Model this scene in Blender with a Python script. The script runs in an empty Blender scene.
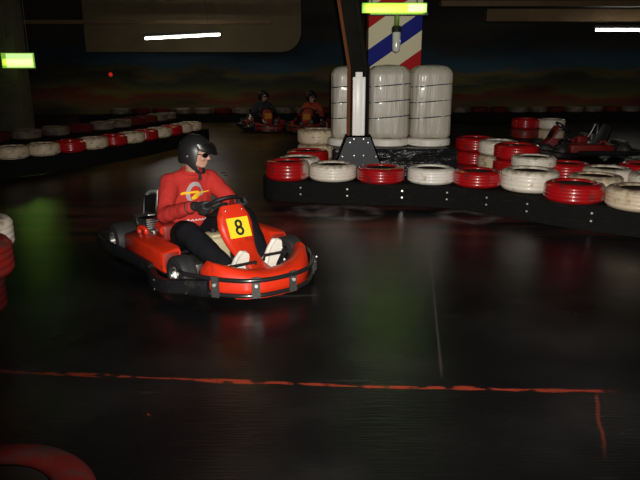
import bpy, bmesh, math, random
import numpy as np
from mathutils import Vector, Matrix, Quaternion
from mathutils.bvhtree import BVHTree
random.seed(7); np.random.seed(7)
V = Vector
sc = bpy.context.scene
COL = sc.collection
R = math.radians

# ------------------------------------------------------------------ camera model
F, YH, H = 620.0, 72.0, 1.55
PITCH = math.atan((240 - YH) / F)
sP, cP = math.sin(PITCH), math.cos(PITCH)
def ray(x, y):
    u, v = (x - 320) / F, (y - 240) / F
    return V((u, cP - v * sP, -sP - v * cP))
def at_h(x, y, z):              # the point at height z seen at pixel x, y
    r = ray(x, y); return V((0, 0, H)) + r * ((z - H) / r.z)
def at_d(x, y, Y):              # the point at distance Y seen at pixel x, y
    r = ray(x, y); return V((0, 0, H)) + r * (Y / r.y)

cam = bpy.data.cameras.new('camera'); cam.sensor_width = 36; cam.lens = F / 640 * 36
cam.clip_end = 200
co = bpy.data.objects.new('camera', cam); COL.objects.link(co)
co.location = (0, 0, H); co.rotation_euler = (math.pi / 2 - PITCH, 0, 0)
sc.camera = co
sc.view_settings.view_transform = 'Standard'; sc.view_settings.look = 'None'
sc.view_settings.gamma = 1; sc.view_settings.use_curve_mapping = False
sc.view_settings.exposure = 0

# ------------------------------------------------------------------ materials
def mat(name, col=(.5, .5, .5), rough=.5, metal=0, coat=0, bump=0, bscale=60, stretch=(1, 1, 1), var=0, vscale=6,
        dirt=None, dirt_amt=0, dscale=8, emit=None, estr=0, spec=.5, coords='Object', bdist=.01, topdirt=None, side=None):
    m = bpy.data.materials.new(name); m.use_nodes = True
    nt = m.node_tree; n = nt.nodes; L = nt.links
    b = n['Principled BSDF']
    b.inputs['Base Color'].default_value = (*col, 1); b.inputs['Roughness'].default_value = rough
    b.inputs['Metallic'].default_value = metal; b.inputs['Coat Weight'].default_value = coat
    b.inputs['Coat Roughness'].default_value = .12; b.inputs['Specular IOR Level'].default_value = spec
    if emit:
        b.inputs['Emission Color'].default_value = (*emit, 1); b.inputs['Emission Strength'].default_value = estr
    tc = n.new('ShaderNodeTexCoord'); mp = n.new('ShaderNodeMapping'); mp.inputs['Scale'].default_value = stretch
    L.new(tc.outputs[coords], mp.inputs['Vector'])
    def noise(s, d=5):
        t = n.new('ShaderNodeTexNoise'); t.inputs['Scale'].default_value = s; t.inputs['Detail'].default_value = d
        L.new(mp.outputs['Vector'], t.inputs['Vector']); return t
    if bump:
        bp = n.new('ShaderNodeBump'); bp.inputs['Strength'].default_value = bump; bp.inputs['Distance'].default_value = bdist
        L.new(noise(bscale).outputs['Fac'], bp.inputs['Height']); L.new(bp.outputs['Normal'], b.inputs['Normal'])
    src = None
    if var:
        mr = n.new('ShaderNodeMapRange'); mr.inputs['To Min'].default_value = 1 - var; mr.inputs['To Max'].default_value = 1 + var
        mr.inputs['From Min'].default_value = .3; mr.inputs['From Max'].default_value = .7
        L.new(noise(vscale).outputs['Fac'], mr.inputs['Value'])
        mx = n.new('ShaderNodeVectorMath'); mx.operation = 'SCALE'; mx.inputs[0].default_value = col
        L.new(mr.outputs['Result'], mx.inputs['Scale']); src = mx.outputs['Vector']
    if dirt:
        cr = n.new('ShaderNodeMapRange'); cr.inputs['From Min'].default_value = .62 - dirt_amt * .3; cr.inputs['From Max'].default_value = .75 - dirt_amt * .2
        L.new(noise(dscale, 8).outputs['Fac'], cr.inputs['Value'])
        mi = n.new('ShaderNodeMix'); mi.data_type = 'RGBA'
        L.new(cr.outputs['Result'], mi.inputs['Factor']); mi.inputs['B'].default_value = (*dirt, 1)
        if src: L.new(src, mi.inputs['A'])
        else: mi.inputs['A'].default_value = (*col, 1)
        src = mi.outputs['Result']
    for band, axis in ((topdirt, 'Z'), (side, 'X')):
        if not band: continue
        sx = n.new('ShaderNodeSeparateXYZ')
        cr = n.new('ShaderNodeMapRange'); cr.interpolation_type = 'SMOOTHSTEP'; cr.inputs['From Min'].default_value = band[0]; cr.inputs['From Max'].default_value = band[1]
        ad = n.new('ShaderNodeMath'); ad.operation = 'MULTIPLY_ADD'; ad.inputs[1].default_value = (band[1] - band[0]) * 2.4; L.new(noise(16, 6).outputs['Fac'], ad.inputs[0])
        a2 = n.new('ShaderNodeMath'); a2.operation = 'SUBTRACT'; a2.inputs[1].default_value = (band[1] - band[0]) * 1.2; L.new(sx.outputs[axis], ad.inputs[2]); L.new(tc.outputs['Generated' if axis == 'Z' else 'Object'], sx.inputs[0]); L.new(ad.outputs[0], a2.inputs[0])
        L.new(a2.outputs[0], cr.inputs['Value'])
        mi = n.new('ShaderNodeMix'); mi.data_type = 'RGBA'; L.new(cr.outputs['Result'], mi.inputs['Factor']); mi.inputs['B'].default_value = (*band[2], 1)
        if src: L.new(src, mi.inputs['A'])
        else: mi.inputs['A'].default_value = (*col, 1)
        src = mi.outputs['Result']
    if src: L.new(src, b.inputs['Base Color'])
    return m

M = dict(
 kart_red=mat('kart_red', (.58, .026, .006), .38, coat=.35, var=.06, dirt=(.25, .02, .012), dirt_amt=.1, dscale=14),
 kart_dark_red=mat('kart_dark_red', (.22, .012, .008), .5, var=.1),
 black_plastic=mat('black_plastic', (.008, .008, .009), .5, spec=.3, bump=.15, bscale=30, dirt=(.022, .02, .018), dirt_amt=.2, dscale=12),
 clamp_grey=mat('clamp_grey', (.045, .043, .04), .5, var=.3, vscale=40),
 black_metal=mat('black_metal', (.014, .014, .015), .28, coat=.4),
 chrome=mat('chrome', (.75, .74, .72), .22, metal=1, var=.1),
 bright_steel=mat('bright_steel', (.42, .41, .40), .4, metal=.8),
 steel=mat('steel', (.4, .39, .37), .4, metal=1, var=.2, vscale=25),
 rubber=mat('rubber', (.017, .017, .018), .62, bump=.1, bscale=80),
 seat_black=mat('seat_black', (.012, .012, .013), .5),
 tank=mat('tank_plastic', (.50, .43, .26), .45, var=.1),
 yellow=mat('plate_yellow', (.85, .60, .015), .5, var=.03),
 ink=mat('number_black', (.012, .01, .008), .6),
 shirt=mat('shirt_red', (.46, .032, .026), .9, bump=.35, bscale=26, var=.06, spec=.15),
 logo_grey=mat('logo_grey', (.36, .33, .33), .85, var=.15, vscale=60),
 logo_yellow=mat('logo_yellow', (.85, .50, .01), .8),
 logo_white=mat('logo_white', (.75, .68, .68), .85),
 trousers=mat('trouser_black', (.009, .009, .011), .95, bump=.3, bscale=20, spec=.08),
 skin=mat('skin', (.46, .25, .185), .55, var=.05, spec=.4),
 glove=mat('glove_black', (.018, .018, .019), .6, bump=.3, bscale=70),
 shoe=mat('shoe_white', (.74, .71, .64), .6, bump=.3, bscale=90, var=.05),
 sole=mat('sole_white', (.74, .71, .62), .55, bump=.5, bscale=110, var=.07),
 helmet=mat('helmet_black', (.012, .012, .013), .40, var=.05),
 gloss_black=mat('gloss_black', (.006, .006, .006), .3, spec=.35),
 strap=mat('strap_black', (.012, .012, .012), .75),
 white_paint=mat('tire_white', (.80, .73, .62), .42, coat=.25, bump=.12, bscale=50, var=.06, dirt=(.50, .40, .28), dirt_amt=.15, dscale=14, topdirt=(.80, 1.12, (.34, .27, .18))),
 clean_white=mat('tire_clean_white', (.84, .80, .72), .42, coat=.25, bump=.12, bscale=50, var=.04, dirt=(.55, .47, .36), dirt_amt=.12, dscale=12, topdirt=(.93, 1.12, (.50, .42, .32))),
 dirty_white=mat('tire_dirty_white', (.66, .54, .38), .5, coat=.1, bump=.12, bscale=50, var=.08, dirt=(.36, .26, .16), dirt_amt=.3, dscale=12, topdirt=(.76, 1.12, (.24, .165, .10))),
 red_paint=mat('tire_red', (.40, .006, .008), .3, coat=.5, bump=.12, bscale=50, var=.12, dirt=(.10, .02, .02), dirt_amt=.12, dscale=9),
 worn_red=mat('tire_worn_red', (.40, .006, .008), .3, coat=.5, bump=.12, bscale=50, var=.12, dirt=(.10, .02, .02), dirt_amt=.12, dscale=9, side=(.17, .26, (.45, .36, .32))),
 dimmed_red=mat('tire_dimmed_red', (.22, .008, .006), .5, coat=.15, bump=.12, bscale=50, var=.15, dirt=(.05, .03, .025), dirt_amt=.35, dscale=9),  # darker copy of the tire red for weakly lit tires, plus dirt
 dark_red=mat('tire_dark_red', (.085, .006, .005), .75, spec=.15, var=.2, dirt=(.03, .02, .018), dirt_amt=.4, dscale=9),  # red darkened further for far tires and those outside the flash beam
 dimmed_white=mat('tire_dimmed_white', (.16, .13, .09), .6, var=.15, dirt=(.07, .05, .035), dirt_amt=.5, dscale=6),  # white darkened in the colour for weak far light, plus random dirt
 tire_inside=mat('tire_inside', (.018, .014, .011), .9, spec=.04, var=.3),
 belt=mat('belt_black', (.006, .006, .006), .85, spec=.12, bump=.25, bscale=8, stretch=(1, 1, 5), dirt=(.013, .012, .011), dirt_amt=.2, dscale=10),
 bolt=mat('bolt_zinc', (.85, .84, .8), .3, metal=.6),
 bale=mat('bale_wrap', (.46, .42, .35), .42, coat=.12, bump=.8, bscale=11, stretch=(1, 1, .12), bdist=.02, var=.06, vscale=9),
 bale_strap=mat('bale_strap', (.02, .022, .035), .5),
 wrap=mat('black_wrap', (.012, .012, .013), .22, coat=.3, bump=1, bscale=3, stretch=(.4, 1, 2.2), bdist=.12),
 post_white=mat('post_white', (.90, .89, .85), .35),
 gusset=mat('gusset_black', (.046, .048, .055), .6, spec=.3, var=.1),
 column_dark=mat('column_dark', (.010, .009, .007), .9, spec=.08, var=.2),
 conduit=mat('conduit_brown', (.13, .042, .012), .8, spec=.15),
 fixture=mat('fixture_grey', (.10, .10, .09), .5),
 tube=mat('tube_glow', (.9, .9, .9), .4, emit=(1, .93, .84), estr=14),
 exit=mat('exit_glow', (.3, .5, .1), .4, emit=(.36, .74, .07), estr=.55),
 exit_bright=mat('exit_glow_bright', (.5, .6, .3), .4, emit=(.68, 1, .36), estr=.95),
 red_dot=mat('red_dot_glow', (.5, 0, 0), .4, emit=(1, .05, .02), estr=.35),
 glass=mat('lamp_glass', (.62, .62, .55), .12, coat=.5),
 concrete=mat('pillar_concrete', (.10, .095, .05), .8, var=.2),
 ceiling=mat('ceiling_dark', (.03, .028, .022), .9, var=.3),
 wall=mat('wall_dark', (.07, .06, .05), .9, var=.3),
 panel=mat('panel_brown', (.16, .12, .055), .7, var=.15, vscale=1.5),
 beam=mat('beam_brown', (.16, .10, .045), .7, var=.25, vscale=1),
 lens=mat('sunglass_lens', (.004, .004, .004), .08),
 lip=mat('lip', (.45, .20, .16), .5),
 hairdark=mat('hair_dark', (.02, .014, .01), .8),
)

# ------------------------------------------------------------------ mesh helpers
def build(name, bm, m, parent=None, smooth=True, angle=40):
    bmesh.ops.recalc_face_normals(bm, faces=bm.faces[:])
    me = bpy.data.meshes.new(name); bm.to_mesh(me); bm.free()
    ms = m if isinstance(m, (list, tuple)) else [m]
    for x in ms: me.materials.append(x)
    if smooth:
        me.shade_smooth()
        try: me.set_sharp_from_angle(angle=R(angle))
        except Exception: pass
    o = bpy.data.objects.new(name, me); COL.objects.link(o)
    if parent: o.parent = parent
    return o
def tag(o, label, cat, group=None, kind=None):
    o['label'] = label; o['category'] = cat
    if group: o['group'] = group
    if kind: o['kind'] = kind
    return o
def structure(o): o['kind'] = 'structure'; return o
def empty(name, loc, rz=0):
    o = bpy.data.objects.new(name, None); COL.objects.link(o); o.empty_display_size = .1
    o.location = loc; o.rotation_euler = (0, 0, rz); return o
def copy_tree(o, parent=None, skip=()):
    c = o.copy(); COL.objects.link(c)
    if parent: c.parent = parent; c.matrix_parent_inverse = o.matrix_parent_inverse
    for ch in list(o.children):
        if ch.name.split('.')[0] in skip: continue
        copy_tree(ch, c, skip)
    return c
def box(bm, x0, x1, y0, y1, z0, z1, bev=0, seg=2, mi=0, rot=None, piv=None):
    t = bmesh.new()
    vs = [t.verts.new((x, y, z)) for x in (x0, x1) for y in (y0, y1) for z in (z0, z1)]
    for f in ((0, 1, 3, 2), (4, 6, 7, 5), (0, 4, 5, 1), (2, 3, 7, 6), (0, 2, 6, 4), (1, 5, 7, 3)):
        t.faces.new([vs[i] for i in f])
    if bev: bmesh.ops.bevel(t, geom=t.edges[:], offset=bev, segments=seg, affect='EDGES', profile=.5)
    if rot: bmesh.ops.rotate(t, verts=t.verts[:], cent=piv or (0, 0, 0), matrix=rot)
    merge(bm, t, mi)
def merge(bm, t, mi=0):
    bmesh.ops.recalc_face_normals(t, faces=t.faces[:])
    mp = {v: bm.verts.new(v.co) for v in t.verts}
    for f in t.faces:
        try:
            g = bm.faces.new([mp[v] for v in f.verts]); g.material_index = mi
        except ValueError: pass
    t.free()
def rings(bm, secs, closed=True, caps=True, mi=0, loop=False):
    rs = [[bm.verts.new(p) for p in s] for s in secs]
    n = len(rs[0]); K = len(rs)
    for i in range(K if loop else K - 1):
        a, b = rs[i], rs[(i + 1) % K]
        for j in range(n if closed else n - 1):
            f = bm.faces.new((a[j], a[(j + 1) % n], b[(j + 1) % n], b[j])); f.material_index = mi
    if caps and closed and not loop:
        for r in (rs[0], rs[-1]):
            f = bm.faces.new(r); f.material_index = mi
def smooth_path(pts, n=6):
    pts = [V(p) for p in pts]
    if len(pts) < 3: return pts
    out = []
    P = [pts[0] * 2 - pts[1]] + pts + [pts[-1] * 2 - pts[-2]]
    for i in range(1, len(P) - 2):
        for k in range(n):
            t = k / n
            out.append(.5 * ((2 * P[i]) + (P[i + 1] - P[i - 1]) * t + (2 * P[i - 1] - 5 * P[i] + 4 * P[i + 1] - P[i + 2]) * t * t
                             + (3 * P[i] - P[i - 1] - 3 * P[i + 1] + P[i + 2]) * t ** 3))
    out.append(pts[-1]); return out
def tube(bm, pts, r, seg=10, sm=0, mi=0, loop=False):
    pts = smooth_path(pts, sm) if sm else [V(p) for p in pts]
    n = len(pts); secs = []; up = None
    for i, p in enumerate(pts):
        if loop: t = (pts[(i + 1) % n] - pts[i - 1]).normalized()
        else: t = (pts[min(i + 1, n - 1)] - pts[max(i - 1, 0)]).normalized()
        if up is None:
            up = t.orthogonal().normalized()
        up = (up - t * up.dot(t)).normalized(); s = t.cross(up)
        rr = r[i] if isinstance(r, (list, tuple)) else r
        secs.append([p + (up * math.cos(a) + s * math.sin(a)) * rr for a in [2 * math.pi * k / seg for k in range(seg)]])
    rings(bm, secs, mi=mi, loop=loop)
def lathe(bm, prof, seg=32, center=(0, 0, 0), axis='z', mi=0, closed=True, mis=None):
    c = V(center); secs = []
    for k in range(seg):
        a = 2 * math.pi * k / seg; ca, sa = math.cos(a), math.sin(a); s = []
        for r, h in prof:
            if axis == 'z': s.append(c + V((r * ca, r * sa, h)))
            elif axis == 'y': s.append(c + V((r * ca, h, r * sa)))
            else: s.append(c + V((h, r * ca, r * sa)))
        secs.append(s)
    rs = [[bm.verts.new(p) for p in s] for s in secs]
    n = len(prof)
    for k in range(seg):
        a, b = rs[k], rs[(k + 1) % seg]
        for j in range(n if closed else n - 1):
            f = bm.faces.new((a[j], a[(j + 1) % n], b[(j + 1) % n], b[j])); f.material_index = mis[j] if mis else mi
def cyl(bm, p0, p1, r, seg=14, mi=0): tube(bm, [p0, p1], r, seg, mi=mi)
def prism(bm, poly, z0, z1, mi=0):          # polygon in x,y extruded along z
    rings(bm, [[V((x, y, z0)) for x, y in poly], [V((x, y, z1)) for x, y in poly]], mi=mi)
def capsule(bm, p0, r0, p1, r1, seg=16):
    p0, p1 = V(p0), V(p1); d = (p1 - p0); L = d.length; d = d.normalized() if L > 1e-6 else V((0, 0, 1))
    u = d.orthogonal().normalized(); w = d.cross(u); secs = []
    for k in range(1, 6):
        a = -math.pi / 2 + math.pi / 2 * k / 6
        secs.append((p0 + d * r0 * math.sin(a), r0 * math.cos(a)))
    secs.append((p0, r0)); secs.append((p1, r1))
    for k in range(1, 6):
        a = math.pi / 2 * k / 6
        secs.append((p1 + d * r1 * math.sin(a), r1 * math.cos(a)))
    rings(bm, [[c + (u * math.cos(t) + w * math.sin(t)) * rr for t in [2 * math.pi * j / seg for j in range(seg)]] for c, rr in secs])
def chain(bm, pts):                          # [(p, r), ...]
    for (a, ra), (b, rb) in zip(pts, pts[1:]): capsule(bm, a, ra, b, rb)
def ellipsoid(bm, c, rad, rot=None, seg=24):
    t = bmesh.new(); bmesh.ops.create_uvsphere(t, u_segments=seg, v_segments=seg // 2, radius=1)
    m = Matrix.Diagonal((*rad, 1))
    if rot is not None: m = rot.to_4x4() @ m
    bmesh.ops.transform(t, matrix=Matrix.Translation(c) @ m, verts=t.verts[:])
    merge(bm, t)
def remesh(bm, voxel, smooth=4, fac=.5):     # union of closed volumes -> one continuous skin (bmesh)
    me = bpy.data.meshes.new('tmp'); bmesh.ops.recalc_face_normals(bm, faces=bm.faces[:]); bm.to_mesh(me); bm.free()
    o = bpy.data.objects.new('tmp', me); COL.objects.link(o)
    m = o.modifiers.new('r', 'REMESH'); m.mode = 'VOXEL'; m.voxel_size = voxel; m.use_smooth_shade = True
    if smooth:
        s = o.modifiers.new('s', 'SMOOTH'); s.factor = fac; s.iterations = smooth
    dg = bpy.context.evaluated_depsgraph_get(); ev = o.evaluated_get(dg)
    out = bmesh.new(); out.from_mesh(ev.to_mesh()); ev.to_mesh_clear()
    bpy.data.objects.remove(o); bpy.data.meshes.remove(me)
    return out
def wrinkle(bm, amp, freq, seed=0):
    from mathutils import noise as N
    bm.normal_update()
    for v in bm.verts:
        q = V(v.co) * freq + V((seed, seed * 2, 0)); q.z *= .55
        v.co += v.normal * (N.noise(q) * amp + N.noise(q * 2.3) * amp * .4)

# ================================================================== SETTING
def floor_material():
    m = bpy.data.materials.new('track_floor'); m.use_nodes = True
    nt = m.node_tree; n = nt.nodes; L = nt.links; b = n['Principled BSDF']
    tc = n.new('ShaderNodeTexCoord'); sx = n.new('ShaderNodeSeparateXYZ'); L.new(tc.outputs['Object'], sx.inputs[0])
    X, Y = sx.outputs['X'], sx.outputs['Y']
    def ma(op, a, b_=None, c=None, clamp=False):
        k = n.new('ShaderNodeMath'); k.operation = op; k.use_clamp = clamp
        for i, q in enumerate((a, b_, c)):
            if q is None: continue
            if isinstance(q, (int, float)): k.inputs[i].default_value = q
            else: L.new(q, k.inputs[i])
        return k.outputs[0]
    def noise(scale, st=(1, 1, 1), det=5, off=(0, 0, 0)):
        mp = n.new('ShaderNodeMapping'); mp.inputs['Scale'].default_value = st; mp.inputs['Location'].default_value = off
        L.new(tc.outputs['Object'], mp.inputs['Vector'])
        t = n.new('ShaderNodeTexNoise'); t.inputs['Scale'].default_value = scale; t.inputs['Detail'].default_value = det
        L.new(mp.outputs['Vector'], t.inputs['Vector']); return t.outputs['Fac']
    def ramp(v, lo, hi, smooth=True):
        k = n.new('ShaderNodeMapRange'); k.interpolation_type = 'SMOOTHSTEP' if smooth else 'LINEAR'
        L.new(v, k.inputs['Value'])
        for nm, q in (('From Min', lo), ('From Max', hi)):
            if isinstance(q, (int, float)): k.inputs[nm].default_value = q
            else: L.new(q, k.inputs[nm])
        return k.outputs['Result']
    def mix(fac, a, bcol):
        k = n.new('ShaderNodeMix'); k.data_type = 'RGBA'; L.new(fac, k.inputs['Factor'])
        if isinstance(a, tuple): k.inputs['A'].default_value = (*a, 1)
        else: L.new(a, k.inputs['A'])
        k.inputs['B'].default_value = (*bcol, 1); return k.outputs['Result']
    base = mix(ramp(noise(.9, det=8), .42, .68), (.0035, .0035, .0038), (.0115, .0108, .0105))
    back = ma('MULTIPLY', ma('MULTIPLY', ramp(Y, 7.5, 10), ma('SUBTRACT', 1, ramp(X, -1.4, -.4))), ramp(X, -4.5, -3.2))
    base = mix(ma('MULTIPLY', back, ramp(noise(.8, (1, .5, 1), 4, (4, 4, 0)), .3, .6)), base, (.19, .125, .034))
    # old red paint showing through along the track by the barriers
    far = ma('MULTIPLY', ramp(Y, 5.3, 6.2), ma('SUBTRACT', 1, ramp(Y, 7.2, 7.8)))
    base = mix(ma('MULTIPLY', far, ramp(noise(1.3, (.5, 2, 1), 6, (3, 1, 0)), .42, .62)), base, (.085, .022, .018))
    # pale scuffs and streaks
    sc_ = ma('MULTIPLY', ramp(noise(3.2, (.35, 2.2, 1), 9, (9, 4, 0)), .62, .72), ramp(noise(.5, off=(2, 7, 0)), .42, .6))
    base = mix(ma('MULTIPLY', sc_, .6), base, (.05, .05, .05))
    tiny = ramp(noise(38, (.35, 1.3, 1), 2, (1, 5, 0)), .765, .80)
    base = mix(ma('MULTIPLY', tiny, ma('MULTIPLY', .5, ramp(noise(1.1, off=(6, 2, 0)), .45, .6))), base, (.10, .095, .09))
    # pale spun-tyre rings by the barrier
    for cx, cy, r in ((.34, 6.93, .30), (1.62, 6.72, .26), (-.05, 7.02, .22)):
        dx = ma('SUBTRACT', X, cx); dy = ma('SUBTRACT', Y, cy)
        d = ma('SQRT', ma('ADD', ma('MULTIPLY', dx, dx), ma('MULTIPLY', dy, dy)))
        d = ma('ADD', d, ma('MULTIPLY', .14, ma('SUBTRACT', noise(3.5, off=(cx, 2, 0)), .5)))
        ring = ma('SUBTRACT', 1, ramp(ma('ABSOLUTE', ma('SUBTRACT', d, r)), .01, .15))
        base = mix(ma('MULTIPLY', ring, ramp(noise(5, off=(4, cx, 0)), .3, .75)), base, (.24, .21, .21))
    # the red crack across the foreground and the one that runs from it
    w = ma('MULTIPLY', .05, ma('SUBTRACT', noise(2.2, (1, .2, 1), 6, (5, 0, 0)), .5))
    yl = ma('ADD', ma('ADD', 2.878, ma('MULTIPLY', X, -.068)), ma('ADD', w, ma('MULTIPLY', .014, ma('MULTIPLY', X, X))))
    dist = ma('ABSOLUTE', ma('SUBTRACT', Y, yl))
    width = ma('MULTIPLY', .026, ramp(noise(2.6, (1, .05, 1), 5, (8, 3, 0)), .28, .68))
    line = ma('SUBTRACT', 1, ramp(dist, ma('MULTIPLY', width, .55), ma('ADD', width, .004)))
    line = ma('MULTIPLY', line, ma('MULTIPLY', ramp(X, -2.1, -1.0), ma('SUBTRACT', 1, ramp(X, 1.42, 1.5))))
    line = ma('MULTIPLY', line, ramp(noise(19, (.6, 1, 1), 4), .36, .52))
    base = mix(line, base, (.20, .026, .012))
    xl = ma('ADD', ma('ADD', 1.37, ma('MULTIPLY', .35, ma('SUBTRACT', Y, 2.78))), ma('MULTIPLY', .05, ma('SUBTRACT', noise(4, off=(1, 1, 0)), .5)))
    l2 = ma('SUBTRACT', 1, ramp(ma('ABSOLUTE', ma('SUBTRACT', X, xl)), .004, .013))
    l2 = ma('MULTIPLY', l2, ma('MULTIPLY', ramp(Y, 2.2, 2.5), ma('SUBTRACT', 1, ramp(Y, 2.76, 2.79))))
    base = mix(ma('MULTIPLY', l2, .6), base, (.13, .026, .013))
    spots = ma('MULTIPLY', ramp(noise(9, det=2, off=(3, 3, 0)), .735, .76), ma('SUBTRACT', 1, ramp(Y, 2.6, 2.8)))
    base = mix(ma('MULTIPLY', spots, .6), base, (.2, .025, .012))
    # a straight sheet joint running away from the crack
    xj = ma('ADD', .68, ma('MULTIPLY', .144, ma('SUBTRACT', Y, 3.23)))
    l3 = ma('SUBTRACT', 1, ramp(ma('ABSOLUTE', ma('SUBTRACT', X, xj)), .003, .012))
    l3 = ma('MULTIPLY', l3, ma('MULTIPLY', ramp(Y, 2.9, 3.1), ma('SUBTRACT', 1, ramp(Y, 5.2, 5.8))))
    base = mix(ma('MULTIPLY', l3, .55), base, (.05, .038, .034))
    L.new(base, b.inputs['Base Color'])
    rg = ma('ADD', .225, ma('MULTIPLY', .16, noise(1.7, (1, 1, 1), 6, (2, 2, 2))))
    L.new(rg, b.inputs['Roughness'])
    grain = noise(16, (.35, 4.5, 1), 6)
    near = ma('SUBTRACT', 1, ramp(Y, 2.7, 2.95))
    hgt = ma('ADD', ma('MULTIPLY', grain, ma('ADD', .10, ma('MULTIPLY', near, .5))), ma('MULTIPLY', noise(2.5, det=3), .5))
    hgt = ma('ADD', hgt, ma('MULTIPLY', noise(34, (1, 1.6, 1), 3, (7, 7, 0)), .10))
    bp = n.new('ShaderNodeBump'); bp.inputs['Strength'].default_value = .36; bp.inputs['Distance'].default_value = .02
    L.new(hgt, bp.inputs['Height']); L.new(bp.outputs['Normal'], b.inputs['Normal'])
    b.inputs['Specular IOR Level'].default_value = .30
    return m

def mural_material():
    m = bpy.data.materials.new('mural'); m.use_nodes = True
    nt = m.node_tree; n = nt.nodes; L = nt.links; b = n['Principled BSDF']; b.inputs['Roughness'].default_value = .85
    tc = n.new('ShaderNodeTexCoord'); sx = n.new('ShaderNodeSeparateXYZ'); L.new(tc.outputs['Object'], sx.inputs[0])
    mp = n.new('ShaderNodeMapping'); mp.inputs['Scale'].default_value = (.35, 1, 1.5); L.new(tc.outputs['Object'], mp.inputs['Vector'])
    t = n.new('ShaderNodeTexNoise'); t.inputs['Scale'].default_value = 1.1; t.inputs['Detail'].default_value = 5; L.new(mp.outputs['Vector'], t.inputs['Vector'])
    ad = n.new('ShaderNodeMath'); ad.operation = 'MULTIPLY_ADD'; ad.inputs[1].default_value = 1.7; L.new(t.outputs['Fac'], ad.inputs[0]); L.new(sx.outputs['Z'], ad.inputs[2])
    mr = n.new('ShaderNodeMapRange'); mr.inputs['From Min'].default_value = .7; mr.inputs['From Max'].default_value = 4.0; L.new(ad.outputs[0], mr.inputs['Value'])
    cr = n.new('ShaderNodeValToRGB'); L.new(mr.outputs['Result'], cr.inputs['Fac'])
    el = cr.color_ramp.elements
    el[0].position = 0; el[0].color = (.06, .05, .03, 1)
    el[1].position = 1; el[1].color = (.035, .03, .022, 1)
    for p, c in ((.16, (.13, .10, .03, 1)), (.25, (.20, .035, .015, 1)), (.33, (.14, .13, .03, 1)), (.42, (.05, .06, .04, 1)), (.50, (.17, .13, .04, 1)),
                 (.56, (.04, .10, .13, 1)), (.70, (.025, .075, .12, 1)), (.78, (.03, .05, .06, 1)), (.84, (.035, .03, .022, 1))):
        e = el.new(p); e.color = c
    t2 = n.new('ShaderNodeTexNoise'); t2.inputs['Scale'].default_value = .55; t2.inputs['Detail'].default_value = 6; L.new(mp.outputs['Vector'], t2.inputs['Vector'])
    m2 = n.new('ShaderNodeMapRange'); m2.inputs['From Min'].default_value = .35; m2.inputs['From Max'].default_value = .65; m2.inputs['To Min'].default_value = .2; m2.inputs['To Max'].default_value = 1.15
    L.new(t2.outputs['Fac'], m2.inputs['Value'])
    vm = n.new('ShaderNodeVectorMath'); vm.operation = 'SCALE'; L.new(cr.outputs['Color'], vm.inputs[0]); L.new(m2.outputs['Result'], vm.inputs['Scale'])
    L.new(vm.outputs['Vector'], b.inputs['Base Color'])
    return m

WX0, WX1, WY0, WY1, HC = -16.0, 16.0, -4.0, 24.0, 4.6
def slab(name, x0, x1, y0, y1, z0, z1, m):
    b = bmesh.new(); box(b, x0, x1, y0, y1, z0, z1); o = build(name, b, m, smooth=False); return structure(o)
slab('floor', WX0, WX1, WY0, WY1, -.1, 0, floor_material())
slab('ceiling', WX0, WX1, WY0, WY1, HC, HC + .1, M['ceiling'])
slab('wall_back', WX0, WX1, WY1, WY1 + .1, 0, HC, mural_material())
slab('wall_left', WX0 - .1, WX0, WY0, WY1, 0, HC, M['wall'])
slab('wall_right', WX1, WX1 + .1, WY0, WY1, 0, HC, M['wall'])
slab('wall_front', WX0, WX1, WY0 - .1, WY0, 0, HC, M['wall'])

# bulkhead with a rounded lower corner over the far end of the hall, and the dark beams
def bulkhead():
    a = at_d(120, 52, 23); c = at_d(301, 10, 23)
    x0, x1, z0, z1 = a.x - 1.2, c.x, a.z, HC
    r = .7; poly = [(x0, z0)] + [(x1 - r + r * math.sin(t), z0 + r - r * math.cos(t)) for t in [math.pi / 2 * k / 10 for k in range(11)]] + [(x1, z1), (x0, z1)]
    b = bmesh.new(); rings(b, [[V((x, 23, z)) for x, z in poly], [V((x, 23.95, z)) for x, z in poly]])
    o = build('trim_1', b, M['panel'], smooth=False); structure(o)
bulkhead()
b = bmesh.new(); p = at_d(168, 24, 21.5); box(b, -12, at_d(272, 22, 21.5).x, 21.4, 21.6, p.z, p.z + .12); structure(build('trim_2', b, M['beam'], smooth=False))
b = bmesh.new(); p = at_d(500, 20, 20); box(b, at_d(485, 20, 20).x, 15.5, 19.8, 20.2, p.z - .05, p.z + .3); structure(build('trim_3', b, M['beam'], smooth=False))
b = bmesh.new(); p = at_d(500, 6, 18); box(b, at_d(440, 6, 18).x, 15.5, 17.8, 18.2, p.z - .02, p.z + .12); structure(build('trim_4', b, M['beam'], smooth=False))

# far-left concrete pillar
b = bmesh.new(); p = at_d(6, 60, 16.9); box(b, p.x - .55, p.x + .25, 16.9, 17.6, 0, HC, .03)
tag(build('concrete_pillar', b, M['concrete']), 'dim olive concrete pillar behind the small green light on the left', 'pillar')

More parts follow.
